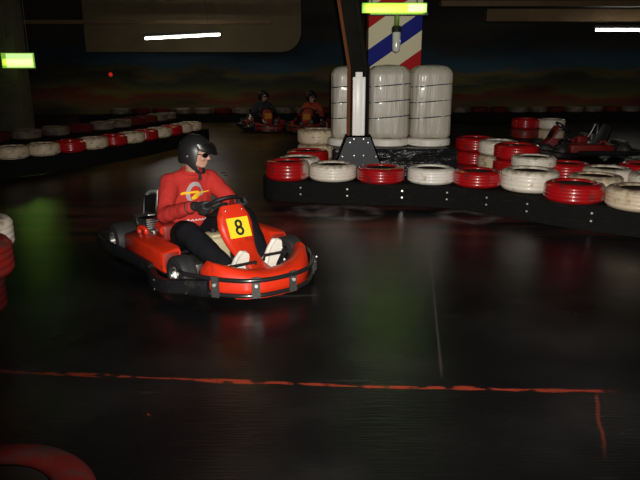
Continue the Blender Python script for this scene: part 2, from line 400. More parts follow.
# striped pillar
def barber_material():
    m = bpy.data.materials.new('barber_stripes'); m.use_nodes = True
    nt = m.node_tree; n = nt.nodes; L = nt.links; b = n['Principled BSDF']; b.inputs['Roughness'].default_value = .8; b.inputs['Specular IOR Level'].default_value = .2
    tc = n.new('ShaderNodeTexCoord'); sx = n.new('ShaderNodeSeparateXYZ'); L.new(tc.outputs['Object'], sx.inputs[0])
    k = n.new('ShaderNodeMath'); k.operation = 'MULTIPLY_ADD'; k.inputs[1].default_value = -.69; L.new(sx.outputs['X'], k.inputs[0]); L.new(sx.outputs['Z'], k.inputs[2])
    per = 1.18
    d = n.new('ShaderNodeMath'); d.operation = 'MULTIPLY_ADD'; d.inputs[1].default_value = 1 / per; d.inputs[2].default_value = (per * 2 - 1.03) / per
    L.new(k.outputs[0], d.inputs[0])
    fr = n.new('ShaderNodeMath'); fr.operation = 'FRACT'; L.new(d.outputs[0], fr.inputs[0])
    cr = n.new('ShaderNodeValToRGB'); cr.color_ramp.interpolation = 'CONSTANT'; L.new(fr.outputs[0], cr.inputs['Fac'])
    el = cr.color_ramp.elements
    el[0].position = 0; el[0].color = (.42, .012, .015, 1)
    el[1].position = .24; el[1].color = (.70, .63, .44, 1)
    e = el.new(.485); e.color = (.012, .018, .21, 1); e = el.new(.725); e.color = (.70, .63, .44, 1)
    L.new(cr.outputs['Color'], b.inputs['Base Color']); return m
pl = at_d(368, 60, 10.2); pr = at_d(421, 60, 10.2)
b = bmesh.new(); box(b, 0, pr.x - pl.x, 0, .5, 0, HC, .012)
o = build('striped_pillar', b, barber_material()); o.location = (pl.x, 10.2, 0)
tag(o, 'square pillar painted in red, white and blue barber stripes behind the white bales', 'pillar')

# ------------------------------------------------------------------ lamps
def tube_light(x0, x1, y, Y, label, slope=0):
    a = at_d(x0, y, Y); c = at_d(x1, y, Y)
    r = empty('tube_light', ((a.x + c.x) / 2, Y, a.z)); L2 = (c.x - a.x) / 2
    b = bmesh.new(); cyl(b, (-L2, 0, 0), (L2, 0, 0), .036, 12); build('tube', b, M['tube'], r)
    b = bmesh.new(); box(b, -L2 - .05, L2 + .05, -.07, .07, .05, .13, .01); build('housing', b, M['fixture'], r)
    for s in (-1, 1):
        b = bmesh.new(); cyl(b, (s * L2 * .7, 0, .13), (s * L2 * .7, 0, HC - a.z), .008, 6); build('hanger', b, M['fixture'], r)
    r.rotation_euler = (0, -slope, 0)
    tag(r, label, 'lamp', 'fluorescent tubes')
tube_light(145, 220, 36.5, 20, 'glowing fluorescent tube hanging over the far left of the track', .05)
tube_light(596, 668, 30, 19, 'glowing fluorescent tube hanging high at the right edge')

def sign_box(x0, x1, y0, y1, Y, name, label, bright_from=None, hang=True, watts=3):
    a = at_d(x0, y1, Y); c = at_d(x1, y0, Y)
    r = empty(name, ((a.x + c.x) / 2, Y, a.z)); w = (c.x - a.x) / 2; h = c.z - a.z
    b = bmesh.new(); box(b, -w, w, -.03, .05, 0, h, .008); build('light_panel', b, M['exit'], r)
    if bright_from is not None:
        xb = at_d(bright_from, y0, Y).x - r.location.x
        b = bmesh.new(); box(b, xb, w - .01, -.036, 0, .015, h - .015, .004); o = build('bright_panel', b, M['exit_bright'], r); o['label'] = 'brighter white-green end of the light'
    b = bmesh.new(); box(b, -w * .75, w + .015, -.045, .06, -.03, 0, .005); build('frame', b, M['fixture'], r)
    if hang:
        for s in (-.7, .7):
            b = bmesh.new(); cyl(b, (s * w, 0, h), (s * w, 0, HC - a.z), .01, 8); build('hanger', b, M['fixture'], r)
    l = bpy.data.lights.new('exit_lamp', 'AREA'); l.shape = 'RECTANGLE'; l.size = w * 1.8; l.size_y = .12; l.energy = watts; l.color = (.45, 1, .05)
    lo_ = bpy.data.objects.new('exit_lamp', l); COL.objects.link(lo_); lo_.location = (r.location.x, Y - .06, a.z + h * .4); lo_.rotation_euler = (R(78), 0, 0)
    tag(r, label, 'exit light')
    return r
sign_box(362, 427, 3, 13, 9.2, 'exit_light', 'long green emergency exit light hanging before the striped pillar', 408)
sign_box(3, 33, 53, 68, 16.5, 'exit_light', 'small square green exit light glowing at far left', 6, watts=3.4)
# emergency lamp on a stem under the long green light
pb = at_d(396, 53, 9.2); pt = at_d(396, 15, 9.2)
r = empty('emergency_lamp', (pb.x, 9.2, pb.z)); hh = pt.z - pb.z
b = bmesh.new(); lathe(b, [(.001, 0), (.03, .012), (.052, .03), (.058, .08), (.058, .27), (.05, .30), (.001, .30)], 16, closed=False); build('glass_bulb', b, M['glass'], r)
b = bmesh.new(); lathe(b, [(.001, .28), (.068, .28), (.07, .34), (.05, .37), (.001, .37)], 16, closed=False); build('socket', b, M['black_plastic'], r)
b = bmesh.new(); cyl(b, (0, 0, .36), (0, 0, hh + .01), .035, 10); build('stem', b, mat('stem_green', (.10, .14, .03), .5), r)
tag(r, 'clear bulb lamp on a stem below the long green exit light', 'lamp')
# red indicator
p = at_d(110, 74.5, 23.9); b = bmesh.new(); ellipsoid(b, (0, 0, 0), (.075, .05, .075), seg=12)
o = build('indicator_lamp', b, M['red_dot']); o.location = (p.x, 23.965, p.z); tag(o, 'tiny red indicator light on the far wall', 'lamp')

# ================================================================== TYRES
def tire_mesh(R0, w, m, hole=.64, grooves=True, tread=None):
    ri = R0 * hole; h = w; pr = []
    # closed profile, from the lower bead, outside round, to the upper bead, then inside
    pr = [(ri, .12 * h), (ri + .01, .03 * h), (ri + .035, 0), (R0 - .06, .005 * h), (R0 - .022, .06 * h), (R0 - .006, .15 * h)]
    if grooves:
        for k in range(4):
            z = h * (.22 + .56 * k / 3)
            pr += [(R0, z - .03 * h), (R0 + .001, z), (R0, z + .03 * h)]
            if k < 3:
                zc = h * (.22 + .56 * (k + .5) / 3)
                pr += [(R0 - .001, zc - .012 * h), (R0 - .0035, zc), (R0 - .001, zc + .012 * h)]
    else:
        pr += [(R0, .3 * h), (R0 + .001, .5 * h), (R0, .7 * h)]
    pr += [(R0 - .006, .85 * h), (R0 - .022, .94 * h), (R0 - .06, .995 * h), (ri + .035, h), (ri + .01, .97 * h), (ri, .88 * h)]
    no = len(pr)
    pr += [(ri + .012, .82 * h), (R0 - .03, .72 * h), (R0 - .022, .5 * h), (R0 - .03, .28 * h), (ri + .012, .18 * h)]
    mis = [0 if j < no - 1 else 1 for j in range(len(pr))]
    b = bmesh.new(); lathe(b, pr, 56, mis=mis)
    me = bpy.data.meshes.new('tire'); bmesh.ops.recalc_face_normals(b, faces=b.faces[:]); b.to_mesh(me); b.free()
    me.materials.append(m); me.materials.append(M['tire_inside']); me.shade_smooth()
    return me
TM = {}
def tire(x, y, z, col, label, r=.29, w=.22, group=None, tilt=0):
    key = (col, round(r, 3), round(w, 3))
    if key not in TM:
        TM[key] = tire_mesh(key[1], key[2], M[{'r': 'red_paint', 'w': 'white_paint', 'c': 'clean_white', 'd': 'dirty_white', 'o': 'dimmed_red', 'q': 'dark_red', 'g': 'dimmed_white', 'p': 'worn_red'}[col]])
    o = bpy.data.objects.new('tire', TM[key]); COL.objects.link(o)
    o.location = (x, y, z); o.rotation_euler = (tilt, 0, 0 if col == 'p' else random.uniform(0, 6.28))
    return tag(o, label, 'tire', group)
def belt(name, path, z0, z1, label, th=.03, bolts=(), mt='belt'):
    pts = smooth_path([V((x, y, 0)) for x, y in path], 6); b = bmesh.new(); secs = []
    for i, p in enumerate(pts):
        t = (pts[min(i + 1, len(pts) - 1)] - pts[max(i - 1, 0)]).normalized(); nrm = V((t.y, -t.x, 0))
        a, c = p - nrm * th, p
        secs.append([V((a.x, a.y, z0)), V((c.x, c.y, z0)), V((c.x, c.y, z1)), V((a.x, a.y, z1))])
    rings(b, secs)
    o = build(name, b, M[mt], smooth=True, angle=50)
    for (bx, by, bz) in bolts:
        q = min(pts, key=lambda p: (p.x - bx) ** 2 + (p.y - by) ** 2)
        i = pts.index(q); t = (pts[min(i + 1, len(pts) - 1)] - pts[max(i - 1, 0)]).normalized(); nrm = V((t.y, -t.x, 0))
        # the nearest point on the face
        s = V((bx, by, 0)) - q; c = q + t * s.dot(t)
        bb = bmesh.new(); cyl(bb, c + V((0, 0, bz)) - nrm * .004, c + V((0, 0, bz)) + nrm * .006, .011, 10); build('bolt', bb, M['bolt'], o)
    return tag(o, label, 'barrier')

BT, TH = .26, .19         # belt height, tyre height
# front barrier: rubber belt and painted tyres
fp = [(-.50, 9.7), (-.55, 9.0), (-.66, 8.3), (-.73, 7.9), (-.62, 7.62), (-.2, 7.45), (.72, 7.29), (1.25, 7.20), (1.62, 7.06), (2.25, 6.46), (2.61, 6.12), (3.1, 5.78), (3.9, 5.2), (4.6, 4.6)]
bl = []
for px, y1, y2 in ((302, 187, 192), (348, 188, 194), (402, 190, 198), (446, 193, 199.5), (489, 197, 203), (529, 202, 211), (590, 214, 221.5)):
    q = at_h(px, (y1 + y2) / 2, .155); bl += [(q.x, q.y, .19), (q.x, q.y, .11)]
belt('barrier_belt', fp, .004, BT, 'black rubber belt with paired bolts around the foot of the near tire barrier', bolts=bl)
front = [
 (287.5, 160, .272, 'p', 'glossy red tire with a pale right edge at the left corner of the near barrier', .495),
 (333, 162.8, .292, 'w', 'brown-rimmed white tire in front of the post base', .465),
 (381, 166, .288, 'r', 'glossy red tire in front of the bales, right of the post base', .45),
 (431.5, 166.5, .285, 'c', 'clean white tire with ribbed tread, front row below the right bale', .45),
 (478, 169.3, .28, 'p', 'red front-row tire with a pale worn right edge, below the red and white stack', .45),
 (530.5, 168.5, .315, 'w', 'largest cream white tire of the front row, right of centre', .50),
 (575, 181.3, .297, 'p', 'scuffed dark red tire nearest the right end of the front row', .46),
 (642, 186.5, .32, 'd', 'dirty cream tire cut by the right edge of the photo', .47),
]
second = [
 (534, 155.5, .27, 'w', 'white tire behind the large cream front tire, hole showing', .545),
 (567, 162, .28, 'r', 'dark red tire wedged behind the front row at right', .46),
 (608, 167, .28, 'w', 'dim white tire in the rear row near the right edge', .46),
 (596, 174, .285, 'd', 'brown-stained tire directly behind the scuffed red front tire', .46),
 (656, 173, .28, 'w', 'pale tire behind the one cut by the right edge', .45),
 (643, 163, .28, 'r', 'dim red tire at the right edge in the rear row', .45),
 (299, 156.3, .278, 'w', 'pale tire behind the red corner tire', .45),
 (308, 149.5, .30, 'r', 'red tire third back from the left corner', .46),
]
for px, py, r, c, lab, zt in front + second:
    q = at_h(px, py, zt)
    if px == 534:
        tire(q.x, q.y, BT, c, 'white tire tucked under the one behind the large cream front tire', r, .142); tire(q.x, q.y, BT + .143, c, lab, r, .142)
    else: tire(q.x, q.y, BT, c, lab, r, zt - BT)
# plank decks that carry the upper tyres inside the belts
def deck(path, z, label):
    b = bmesh.new(); prism(b, path, z - .02, z); box(b, min(p[0] for p in path) + .3, max(p[0] for p in path) - .3, 7.5, 7.54, 0, z - .02) if False else None
    for (x, y) in path:
        cx = sum(p[0] for p in path) / len(path); cy = sum(p[1] for p in path) / len(path)
        ux, uy = x + (cx - x) * .12, y + (cy - y) * .12
        box(b, ux - .04, ux + .04, uy - .04, uy + .04, 0, z - .02)
    return tag(build('barrier_deck', b, M['column_dark'], smooth=False), label, 'deck')
deck([(-.60, 7.72), (-.2, 7.52), (.72, 7.36), (1.25, 7.27), (1.64, 7.12), (2.27, 6.56), (2.63, 6.22), (3.12, 5.88), (3.9, 5.32), (4.2, 6.4), (3.9, 7.2), (3.3, 7.75), (2.9, 7.95), (2.35, 7.95), (2.0, 7.5), (1.6, 7.75), (.9, 7.92), (.15, 7.93), (.12, 8.5), (.1, 9.35), (-.48, 9.35), (-.6, 8.2)],
     BT - .001, 'dark board inside the near barrier, under the painted tires')
# stacks at the back right of the island
def stack(px, py, ztop, n, cols, labs, r=.29, w=.22, group=None):
    q = at_h(px, py, ztop); z = 0
    w = ztop / n
    for k in range(n): tire(q.x, q.y, k * w, cols[k], labs[k], r, w - .002, group)
stack(517, 143.5, .615, 3, 'orr', ['red bottom tire hidden under the front red stack behind the near barrier', 'red middle tire of the front red stack behind the near barrier', 'bright red top tire of the stack right of the cream stack'], .30)
q = at_h(517, 143.5, .69)
stack(499, 139.7, .615, 3, 'wdw', ['white bottom tire between the two red stacks', 'cream middle tire between the two red stacks', 'cream top tire between the two red stacks, hole showing'], .28)
stack(476, 136.5, .615, 3, 'orr', ['bottom tire of the red stack next to the right bale', 'faded red middle tire of the stack next to the right bale', 'dark red top tire of the stack next to the right bale'], .30)
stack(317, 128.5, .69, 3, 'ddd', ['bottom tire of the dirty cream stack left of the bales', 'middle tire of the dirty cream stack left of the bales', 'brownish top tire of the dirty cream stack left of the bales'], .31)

# ------------------------------------------------------------------ wrapped plinth, white tyres and bales
zb0, zb1 = .53, .65
b = bmesh.new(); x0, x1 = -.05, 1.98
def wavy_box(x0, x1, y0, y1, z0, z1, amp):
    t = bmesh.new(); box(t, x0, x1, y0, y1, z0, z1, .04, 3)
    bmesh.ops.subdivide_edges(t, edges=t.edges[:], cuts=7, use_grid_fill=True)
    from mathutils import noise as N
    for v in t.verts:
        q = V((v.co.x * 2.0, v.co.y * 2, v.co.z * 14)); v.co += V((.1, 1, 0)) * N.noise(q) * amp
    return t
t = wavy_box(.17, 1.92, 8.62, 9.25, 0, zb0, .03); merge(b, t)
tag(build('wrapped_block', b, M['wrap'], angle=60), 'long low block wrapped in shiny black plastic under the bales', 'block')
bx = [(331, 369), (367, 410.5), (410, 452.5)]
bn = ['left wrapped white bale, half hidden by the post', 'middle wrapped white bale between post and right bale', 'right wrapped white bale below the edge of the striped pillar']
tn = ['flattened white tire under the left bale', 'flattened white tire under the middle bale', 'flattened white tire under the right bale']
from mathutils import noise as NZ
for i, (xa, xb) in enumerate(bx):
    a = at_d(xa, 138, 8.75); c = at_d(xb, 138, 8.75); cx, hw = (a.x + c.x) / 2, (c.x - a.x) / 2 - .004
    Yc = 8.75 + .27
    tire(cx, Yc - .02, zb0, 'c', tn[i], .31, .118)
    top = at_d(400, [67, 66, 66][i], 8.75).z; hh = top - zb1
    r = empty('wrapped_bale', (cx, Yc, zb1))
    b = bmesh.new(); secs = []; K = 40; N_ = 72
    hd = .27
    straps = [.30, .52, .74]
    for k in range(K + 1):
        s = k / K
        inset = 1 - .30 * max(0, (s - .86) / .14) ** 2.6 - .12 * max(0, (.06 - s) / .06) ** 2
        pinch = sum(math.exp(-((s - q) / .018) ** 2) for q in straps) * .012
        ring = []
        for j in range(N_):
            a_ = 2 * math.pi * j / N_; ca, sa = math.cos(a_), math.sin(a_); e = .5
            x = math.copysign(abs(ca) ** e, ca) * hw; y = math.copysign(abs(sa) ** e, sa) * hd
            f = inset - pinch + .030 * NZ.noise(V((ca * 4 + i * 9, sa * 4, s * 1.6))) + .022 * NZ.noise(V((ca * 12 + i * 9, sa * 12, s * 1.3)))
            ring.append(V((x * f, y * f, hh * (s - .03 * max(0, (s - .9) / .1) * (1 - abs(ca)) * 0))))
        secs.append(ring)
    # domed top
    for fr, dz in ((.62, .012), (.3, .02), (.05, .022)):
        secs.append([V((v.x * fr / .95, v.y * fr / .95, hh + dz)) for v in secs[K]])
    rings(b, secs); build('bale_body', b, M['bale'], r, angle=70)
    for q, tl in zip(straps, (.010, .012, .014)):
        b = bmesh.new(); ring = []
        for dz in (-.008, .008):
            for out in (0, 1):
                pass
        pts = []
        for j in range(N_):
            a_ = 2 * math.pi * j / N_; ca, sa = math.cos(a_), math.sin(a_)
            x = math.copysign(abs(ca) ** .5, ca) * hw * .985; y = math.copysign(abs(sa) ** .5, sa) * hd * .985
            pts.append(V((x, y, hh * q + x * .085)))
        tube(b, pts, .0085, 6, loop=True); build('strap', b, M['bale_strap'], r)
    tag(r, bn[i], 'bale', 'white wrapped bales')

# ------------------------------------------------------------------ the post
YP = 8.0
g0 = at_d(338, 163, YP); g1 = at_d(384, 163, YP); t0 = at_d(346, 135.5, YP); t1 = at_d(371, 135.5, YP)
cx = (t0.x + t1.x) / 2
r = empty('steel_post', (cx, YP, 0))
zt = t0.z; zg = g0.z
slope = ((g1.x - g0.x) - (t1.x - t0.x)) / 2 / (zt - zg)
hwt = (t1.x - t0.x) / 2; hwb = hwt + slope * zt
b = bmesh.new()
for Yo in (-.02,):
    rings(b, [[V((-hwb, -.02, 0)), V((hwb, -.02, 0)), V((hwt, -.02, zt)), V((-hwt, -.02, zt))], [V((-hwb, .0, 0)), V((hwb, .0, 0)), V((hwt, .0, zt)), V((-hwt, .0, zt))]])
rings(b, [[V((-hwb, .26, 0)), V((hwb, .26, 0)), V((hwt, .20, zt)), V((-hwt, .20, zt))], [V((-hwb, .28, 0)), V((hwb, .28, 0)), V((hwt, .22, zt)), V((-hwt, .22, zt))]])
for s in (-1, 1):
    rings(b, [[V((s * hwb, -.02, 0)), V((s * hwb, .28, 0)), V((s * hwt, .22, zt)), V((s * hwt, -.02, zt))], [V((s * (hwb - .02), -.02, 0)), V((s * (hwb - .02), .28, 0)), V((s * (hwt - .02), .22, zt)), V((s * (hwt - .02), -.02, zt))]])
box(b, -hwt, hwt, -.02, .22, zt - .02, zt)
gus = build('base_cover', b, M['gusset'], r, smooth=False)
for px, py in ((354, 139), (363.5, 139), (350, 142.5), (368, 142.5), (342.5, 156.5), (354, 155.5), (363.5, 155.5), (376, 156.5)):
    q = at_d(px, py, YP - .02); bb = bmesh.new(); cyl(bb, (q.x - cx, -.026, q.z), (q.x - cx, -.018, q.z), .008, 8); build('screw', bb, M['bolt'], gus)
gx0, gx1 = at_d(352.6, 100, YP).x - cx, at_d(365.3, 100, YP).x - cx
ztop = at_d(358, 72, YP).z; zst = at_d(358, 77, YP).z
b = bmesh.new(); box(b, gx0, gx1, .0, .12, zt, zst, .008)
mw = (gx1 - gx0)
box(b, gx0 + mw * .2, gx1 - mw * .25, -.02, .06, zt, ztop, .006)
box(b, gx0 + mw * .02, gx0 + mw * .14, -.012, .05, zt, zst, .004); box(b, gx1 - mw * .17, gx1 - mw * .05, -.012, .05, zt, zst, .004)
build('guard', b, M['post_white'], r)
cr_ = at_d(371, 100, YP).x - cx; cl_ = at_d(349, 100, YP).x - cx
b = bmesh.new(); box(b, cl_ + .02, cr_ - .02, .13, .2, zt, ztop + .1)       # web and flanges behind the guard
box(b, cr_ - .045, cr_ - .02, .02, .2, zt, ztop + .1)
# the upper shaft leans a little to the left
u0, u1 = at_d(338, 0, YP + .1).x - cx, at_d(358, 0, YP + .1).x - cx
l0, l1 = at_d(349, 73, YP + .1).x - cx, at_d(367.5, 73, YP + .1).x - cx
zz = at_d(345, 0, YP + .1).z; k = (HC - ztop) / (zz - ztop)
m0, m1 = l0 + (u0 - l0) * k, l1 + (u1 - l1) * k
def lean(xa, xb, ya, yb, t):      # H section of the shaft
    rings(b, [[V((l0 + (l1 - l0) * xa, ya, ztop + .02)), V((l0 + (l1 - l0) * xb, ya, ztop + .02)), V((l0 + (l1 - l0) * xb, yb, ztop + .02)), V((l0 + (l1 - l0) * xa, yb, ztop + .02))],
              [V((m0 + (m1 - m0) * xa, ya, HC)), V((m0 + (m1 - m0) * xb, ya, HC)), V((m0 + (m1 - m0) * xb, yb, HC)), V((m0 + (m1 - m0) * xa, yb, HC))]])
lean(.05, .22, .02, .22, 0); lean(.78, 1, .02, .22, 0); lean(.1, .9, .09, .16, 0)
build('shaft', b, M['column_dark'], r, smooth=False)
b = bmesh.new()
rings(b, [[V((l0 - .022, .0, zt + .0)), V((l0 + .016, .0, zt)), V((l0 + .016, .05, zt)), V((l0 - .022, .05, zt))], [V((l0 - .022, .0, ztop + .05)), V((l0 + .016, .0, ztop + .05)), V((l0 + .016, .05, ztop + .05)), V((l0 - .022, .05, ztop + .05))],
          [V((m0 - .03, .0, HC)), V((m0 + .012, .0, HC)), V((m0 + .012, .05, HC)), V((m0 - .03, .05, HC))]])
o = build('edge_strip', b, M['conduit'], r, smooth=False); o['label'] = 'rust-brown strip down the left edge'
tag(r, 'dark steel post with a white lower guard and black trapezoid foot', 'post')

# ------------------------------------------------------------------ left barriers
ORD = ['first', 'second', 'third', 'fourth', 'fifth', 'sixth', 'seventh', 'eighth', 'ninth', 'tenth', 'eleventh', 'twelfth', 'thirteenth', 'fourteenth', 'fifteenth', 'sixteenth',
       'seventeenth', 'eighteenth', 'nineteenth', 'twentieth', 'twenty-first', 'twenty-second', 'twenty-third', 'twenty-fourth', 'twenty-fifth', 'twenty-sixth', 'twenty-seventh', 'twenty-eighth', 'twenty-ninth', 'thirtieth', 'thirty-first', 'thirty-second']
WORD = {'r': 'red', 'w': 'white', 'c': 'white', 'd': 'dim white', 'o': 'dull red', 'q': 'dark red', 'g': 'grubby white'}
pts = [(11, 145), (30, 143.3), (51, 141.3), (72, 139), (91, 136.6), (110, 134.2), (128, 131.8), (143, 129.4), (158, 127), (174, 124.3), (190, 121.3)]
cols = 'ddrdrdrdrdd'  # browner white paint stands in for the weaker flash along this row
r_far = .285
path_a = [at_h(px, py, .46) for px, py in pts]
acc = [0]
for u, v in zip(path_a, path_a[1:]): acc.append(acc[-1] + (v - u).length)
rowA = []
r_a = acc[-1] / (len(cols) - 1) / 2 - .002
for i, c in enumerate(cols):
    d = acc[-1] * i / (len(cols) - 1); k = min(max(q for q in range(len(acc)) if acc[q] <= d + 1e-6), len(acc) - 2)
    q = path_a[k].lerp(path_a[k + 1], (d - acc[k]) / (acc[k + 1] - acc[k])); rowA.append((q.x, q.y))
    tire(q.x, q.y, BT, c, '%s tire in the long left barrier, %s from its near end' % (WORD[c], ORD[i]), r_a, TH, 'tires of the left barrier')
def offs(row, d, ext0=1.2, ext1=.35):
    out = []
    for i, (x, y) in enumerate(row):
        a = row[max(i - 1, 0)]; c = row[min(i + 1, len(row) - 1)]; t = V((c[0] - a[0], c[1] - a[1])).normalized()
        out.append((x + t.y * d, y - t.x * d))
    a, c = V(out[0]), V(out[1]); out.insert(0, tuple(a + (a - c).normalized() * ext0))
    a, c = V(out[-1]), V(out[-2]); out.append(tuple(a + (a - c).normalized() * ext1))
    return out
pa = offs(rowA, .31)
xe, ye = pa[-1]
belt('barrier_belt', pa + [(xe - .25, ye + .22), (xe - .75, ye + .2)], .004, BT, 'black rubber belt along the foot of the long left barrier')
def deck_row(row, label, half=.27):
    a = offs(row, half, .5, .2); c = offs(row, -half, .5, .2)
    b = bmesh.new(); rings(b, [[V((x, y, BT - .02)), V((u, v, BT - .02)), V((u, v, BT - .001)), V((x, y, BT - .001))] for (x, y), (u, v) in zip(a, c)])
    for (x, y), (u, v) in zip(a[::3], c[::3]):
        for (ex, ey) in ((x * .9 + u * .1, y * .9 + v * .1), (u * .9 + x * .1, v * .9 + y * .1)): box(b, ex - .04, ex + .04, ey - .04, ey + .04, 0, BT - .02)
    tag(build('barrier_deck', b, M['column_dark'], smooth=False), label, 'deck')
deck_row(rowA, 'dark board under the tires of the long left barrier')
# middle-distance barrier on the left
rowB = []
A, B_ = at_h(-8, 129.5, .5), at_h(165, 110.5, .5); nB = int((B_ - A).length / .6)
for i in range(nB):
    t = i / (nB - 1); px = -8 + 0; q = A.lerp(B_, t) + V((.35 * math.sin(t * 3.1), 0, 0)); rowB.append((q.x, q.y))
    c = 'rwdrwwr'[i % 7]
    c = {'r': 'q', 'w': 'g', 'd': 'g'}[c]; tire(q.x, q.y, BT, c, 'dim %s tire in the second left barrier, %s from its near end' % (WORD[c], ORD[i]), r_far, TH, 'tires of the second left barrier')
belt('barrier_belt', offs(rowB, .31), .004, BT, 'black rubber belt of the second barrier behind the long left one')
deck_row(rowB, 'dark board under the tires of the second left barrier')
# far barrier before the mural wall
rowC = []
A, B_ = at_h(120, 106.5, .5), at_h(650, 104.5, .5); nC = 28
pat = 'wrrwwrwrwdrwwrwwrwrrwwrwwrwr'
for i in range(nC):
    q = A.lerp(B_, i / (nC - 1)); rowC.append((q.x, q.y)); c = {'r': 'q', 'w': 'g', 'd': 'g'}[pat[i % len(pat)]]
    tire(q.x, q.y, BT, c, 'dim %s tire in the far barrier before the mural, %s from the left' % (WORD[c], ORD[i]), r_far, TH, 'tires of the far barrier')
belt('barrier_belt', offs(rowC, .31), .004, BT, 'black rubber belt of the far barrier before the mural')
deck_row(rowC, 'dark board under the far barrier tires before the mural')
# red and white pair on a drum, middle distance right
for px, py, r_, c, lab in ((526, 119, .29, 'r', 'red'), (552, 119.5, .27, 'w', 'white')):
    q = at_h(px, py, .60); d = empty('tire_stand', (q.x, q.y, 0))
    b = bmesh.new(); lathe(b, [(.001, 0), (.12, 0), (.12, .02), (.07, .05), (.07, .16), (.12, .19), (.12, .2), (.001, .2)], 20, closed=False); o = build('post', b, M['steel'], d)
    tag(d, 'short grey stand under the dim %s tires beside the dark parked kart' % lab, 'stand')
    tire(q.x, q.y, .2, 'o' if c == 'r' else 'd', 'lower %s tire on the short stand beside the dark parked kart' % lab, r_, .21)
    tire(q.x, q.y, .41, c, 'upper %s tire on the short stand beside the dark parked kart' % lab, r_, .21)

# near left stack and near left tyre
for k, (c, dx, lab) in enumerate((('q', -.16, 'bottom red tire of the stack at the left edge'), ('q', -.07, 'middle red tire of the stack at the left edge'), ('o', 0, 'top red tire of the stack at the left edge'))):
    tire(-2.01 + dx, 3.27, k * .22, c, lab, .29, .22)
for k in range(3): tire(-2.31 - (2 - k) * .07, 3.92, k * .21, 'w', 'pale tire at the left edge behind the red stack, %s of three' % ['lowest', 'middle', 'topmost'][k], .28, .21)
q = at_h(-30, 503, .54)
for k, (c, lab) in enumerate((('o', 'bottom tire under the big red one in the near left corner'), ('o', 'middle tire under the big red one in the near left corner'), ('q', 'big dimmed red tire cut by the bottom left corner'))):
    tire(q.x, q.y, k * .18, c, lab, .29, .18)

# ================================================================== KART
YAW = R(-54)
KC = (-1.004, 5.095, 0)
kart = empty('go_kart', KC, YAW)
def part(name, b, m, parent=None, **kw): return build(name, b, M[m] if isinstance(m, str) else m, parent or kart, **kw)
# frame rails, floor pan
b = bmesh.new()
for s in (-1, 1):
    tube(b, [(-.82, s * .30, .075), (-.3, s * .32, .06), (.35, s * .30, .055), (.75, s * .26, .06), (1.0, s * .2, .07)], .016, 10, 4)
    tube(b, [(-.3, s * .32, .06), (-.28, s * .5, .09), (.42, s * .52, .09), (.45, s * .30, .056)], .013, 8)
for x in (-.82, -.1, .45): cyl(b, (x, -.31, .062), (x, .31, .062), .014)
tube(b, [(.72, -.27, .06), (.95, -.12, .06), (.95, .12, .06), (.72, .27, .06)], .013, 8)
part('chassis_frame', b, 'black_metal')
b = bmesh.new(); box(b, -.05, .96, -.28, .28, .030, .038, .003); part('floor_pan', b, 'steel')
# axle + brake disc
b = bmesh.new(); cyl(b, (-.52, -.5, .147), (-.52, .5, .147), .02); lathe(b, [(.02, -.006), (.09, -.006), (.09, .006), (.02, .006)], 20, (-.52, .2, .147), 'y'); part('rear_axle', b, 'steel')
# wheels
def wheel(x, y, r, w, steer=0):
    s = 1 if y > 0 else -1
    b = bmesh.new(); prof = [(r * .5, -w * .42), (r * .56, -w * .5), (r * .8, -w * .5), (r * .95, -w * .44), (r, -w * .32), (r, -w * .1), (r - .003, -w * .09), (r - .003, -w * .075), (r, -w * .065), (r, w * .2), (r - .003, w * .21), (r - .003, w * .225), (r, w * .235), (r, w * .32), (r * .95, w * .44), (r * .8, w * .5), (r * .56, w * .5), (r * .5, w * .42)]
    lathe(b, prof, 36, axis='y'); o = part('wheel', b, 'rubber'); o.location = (x, y, r); o.rotation_euler = (0, 0, steer)
    b = bmesh.new(); w2 = w * .5
    lathe(b, [(r * .52, s * w2 * .9), (r * .46, s * w2 * .92), (r * .42, s * w2 * .3), (r * .2, s * w2 * .1), (r * .18, s * w2 * .5), (.001, s * w2 * .5), (.001, -s * w2 * .5), (r * .44, -s * w2 * .5), (r * .52, -s * w2 * .9)], 24, axis='y', closed=False)
    o2 = part('rim', b, 'chrome', o)
    for k in range(3):
        a = k * 2.094; bb = bmesh.new(); cyl(bb, (r * .29 * math.cos(a), s * w2 * .12, r * .29 * math.sin(a)), (r * .29 * math.cos(a), s * w2 * .3, r * .29 * math.sin(a)), .008, 8); part('lug_nut', bb, 'steel', o)
wheel(.655, -.474, .137, .128, R(5)); wheel(.65, .462, .137, .128, R(5)); wheel(-.52, -.495, .147, .2); wheel(-.52, .495, .147, .2)
# side pods
def pod(s):
    b = bmesh.new(); secs = []
    x0, x1 = -.34, .47
    for x, zt_, ins in ((x0, .255, .012), (x0 + .02, .268, 0), (0, .276, 0), (x1 - .03, .286, 0), (x1, .276, .012)):
        yo, yi = .555 - ins, .385 + ins; zb = .10
        sec = []
        rr = .028
        for (cy, cz, a0) in ((yo - rr, zt_ - .02 - rr, 0), (yi + rr, zt_ - rr, 90), (yi + rr, zb + rr, 180), (yo - rr, zb + rr, 270)):
            for a in (0, 30, 60, 90): sec.append(V((x, s * (cy + rr * math.cos(R(a0 + a))), cz + rr * math.sin(R(a0 + a)))))
        secs.append(sec)
    rings(b, secs)
    o = part('side_pod', b, 'kart_red')
    b = bmesh.new(); box(b, x1 - .01, x1 + .004, min(s * .412, s * .528), max(s * .412, s * .528), .13, .25, .006); part('intake', b, 'kart_dark_red', o)
    b = bmesh.new(); tube(b, [(-.21, s * .46, .262), (-.21, s * .46, .30), (-.17, s * .45, .312), (-.12, s * .44, .30), (-.12, s * .44, .272)], .02, 10, 4); part('hand_hold', b, 'kart_red', o)
    return o
pod(-1); pod(1)
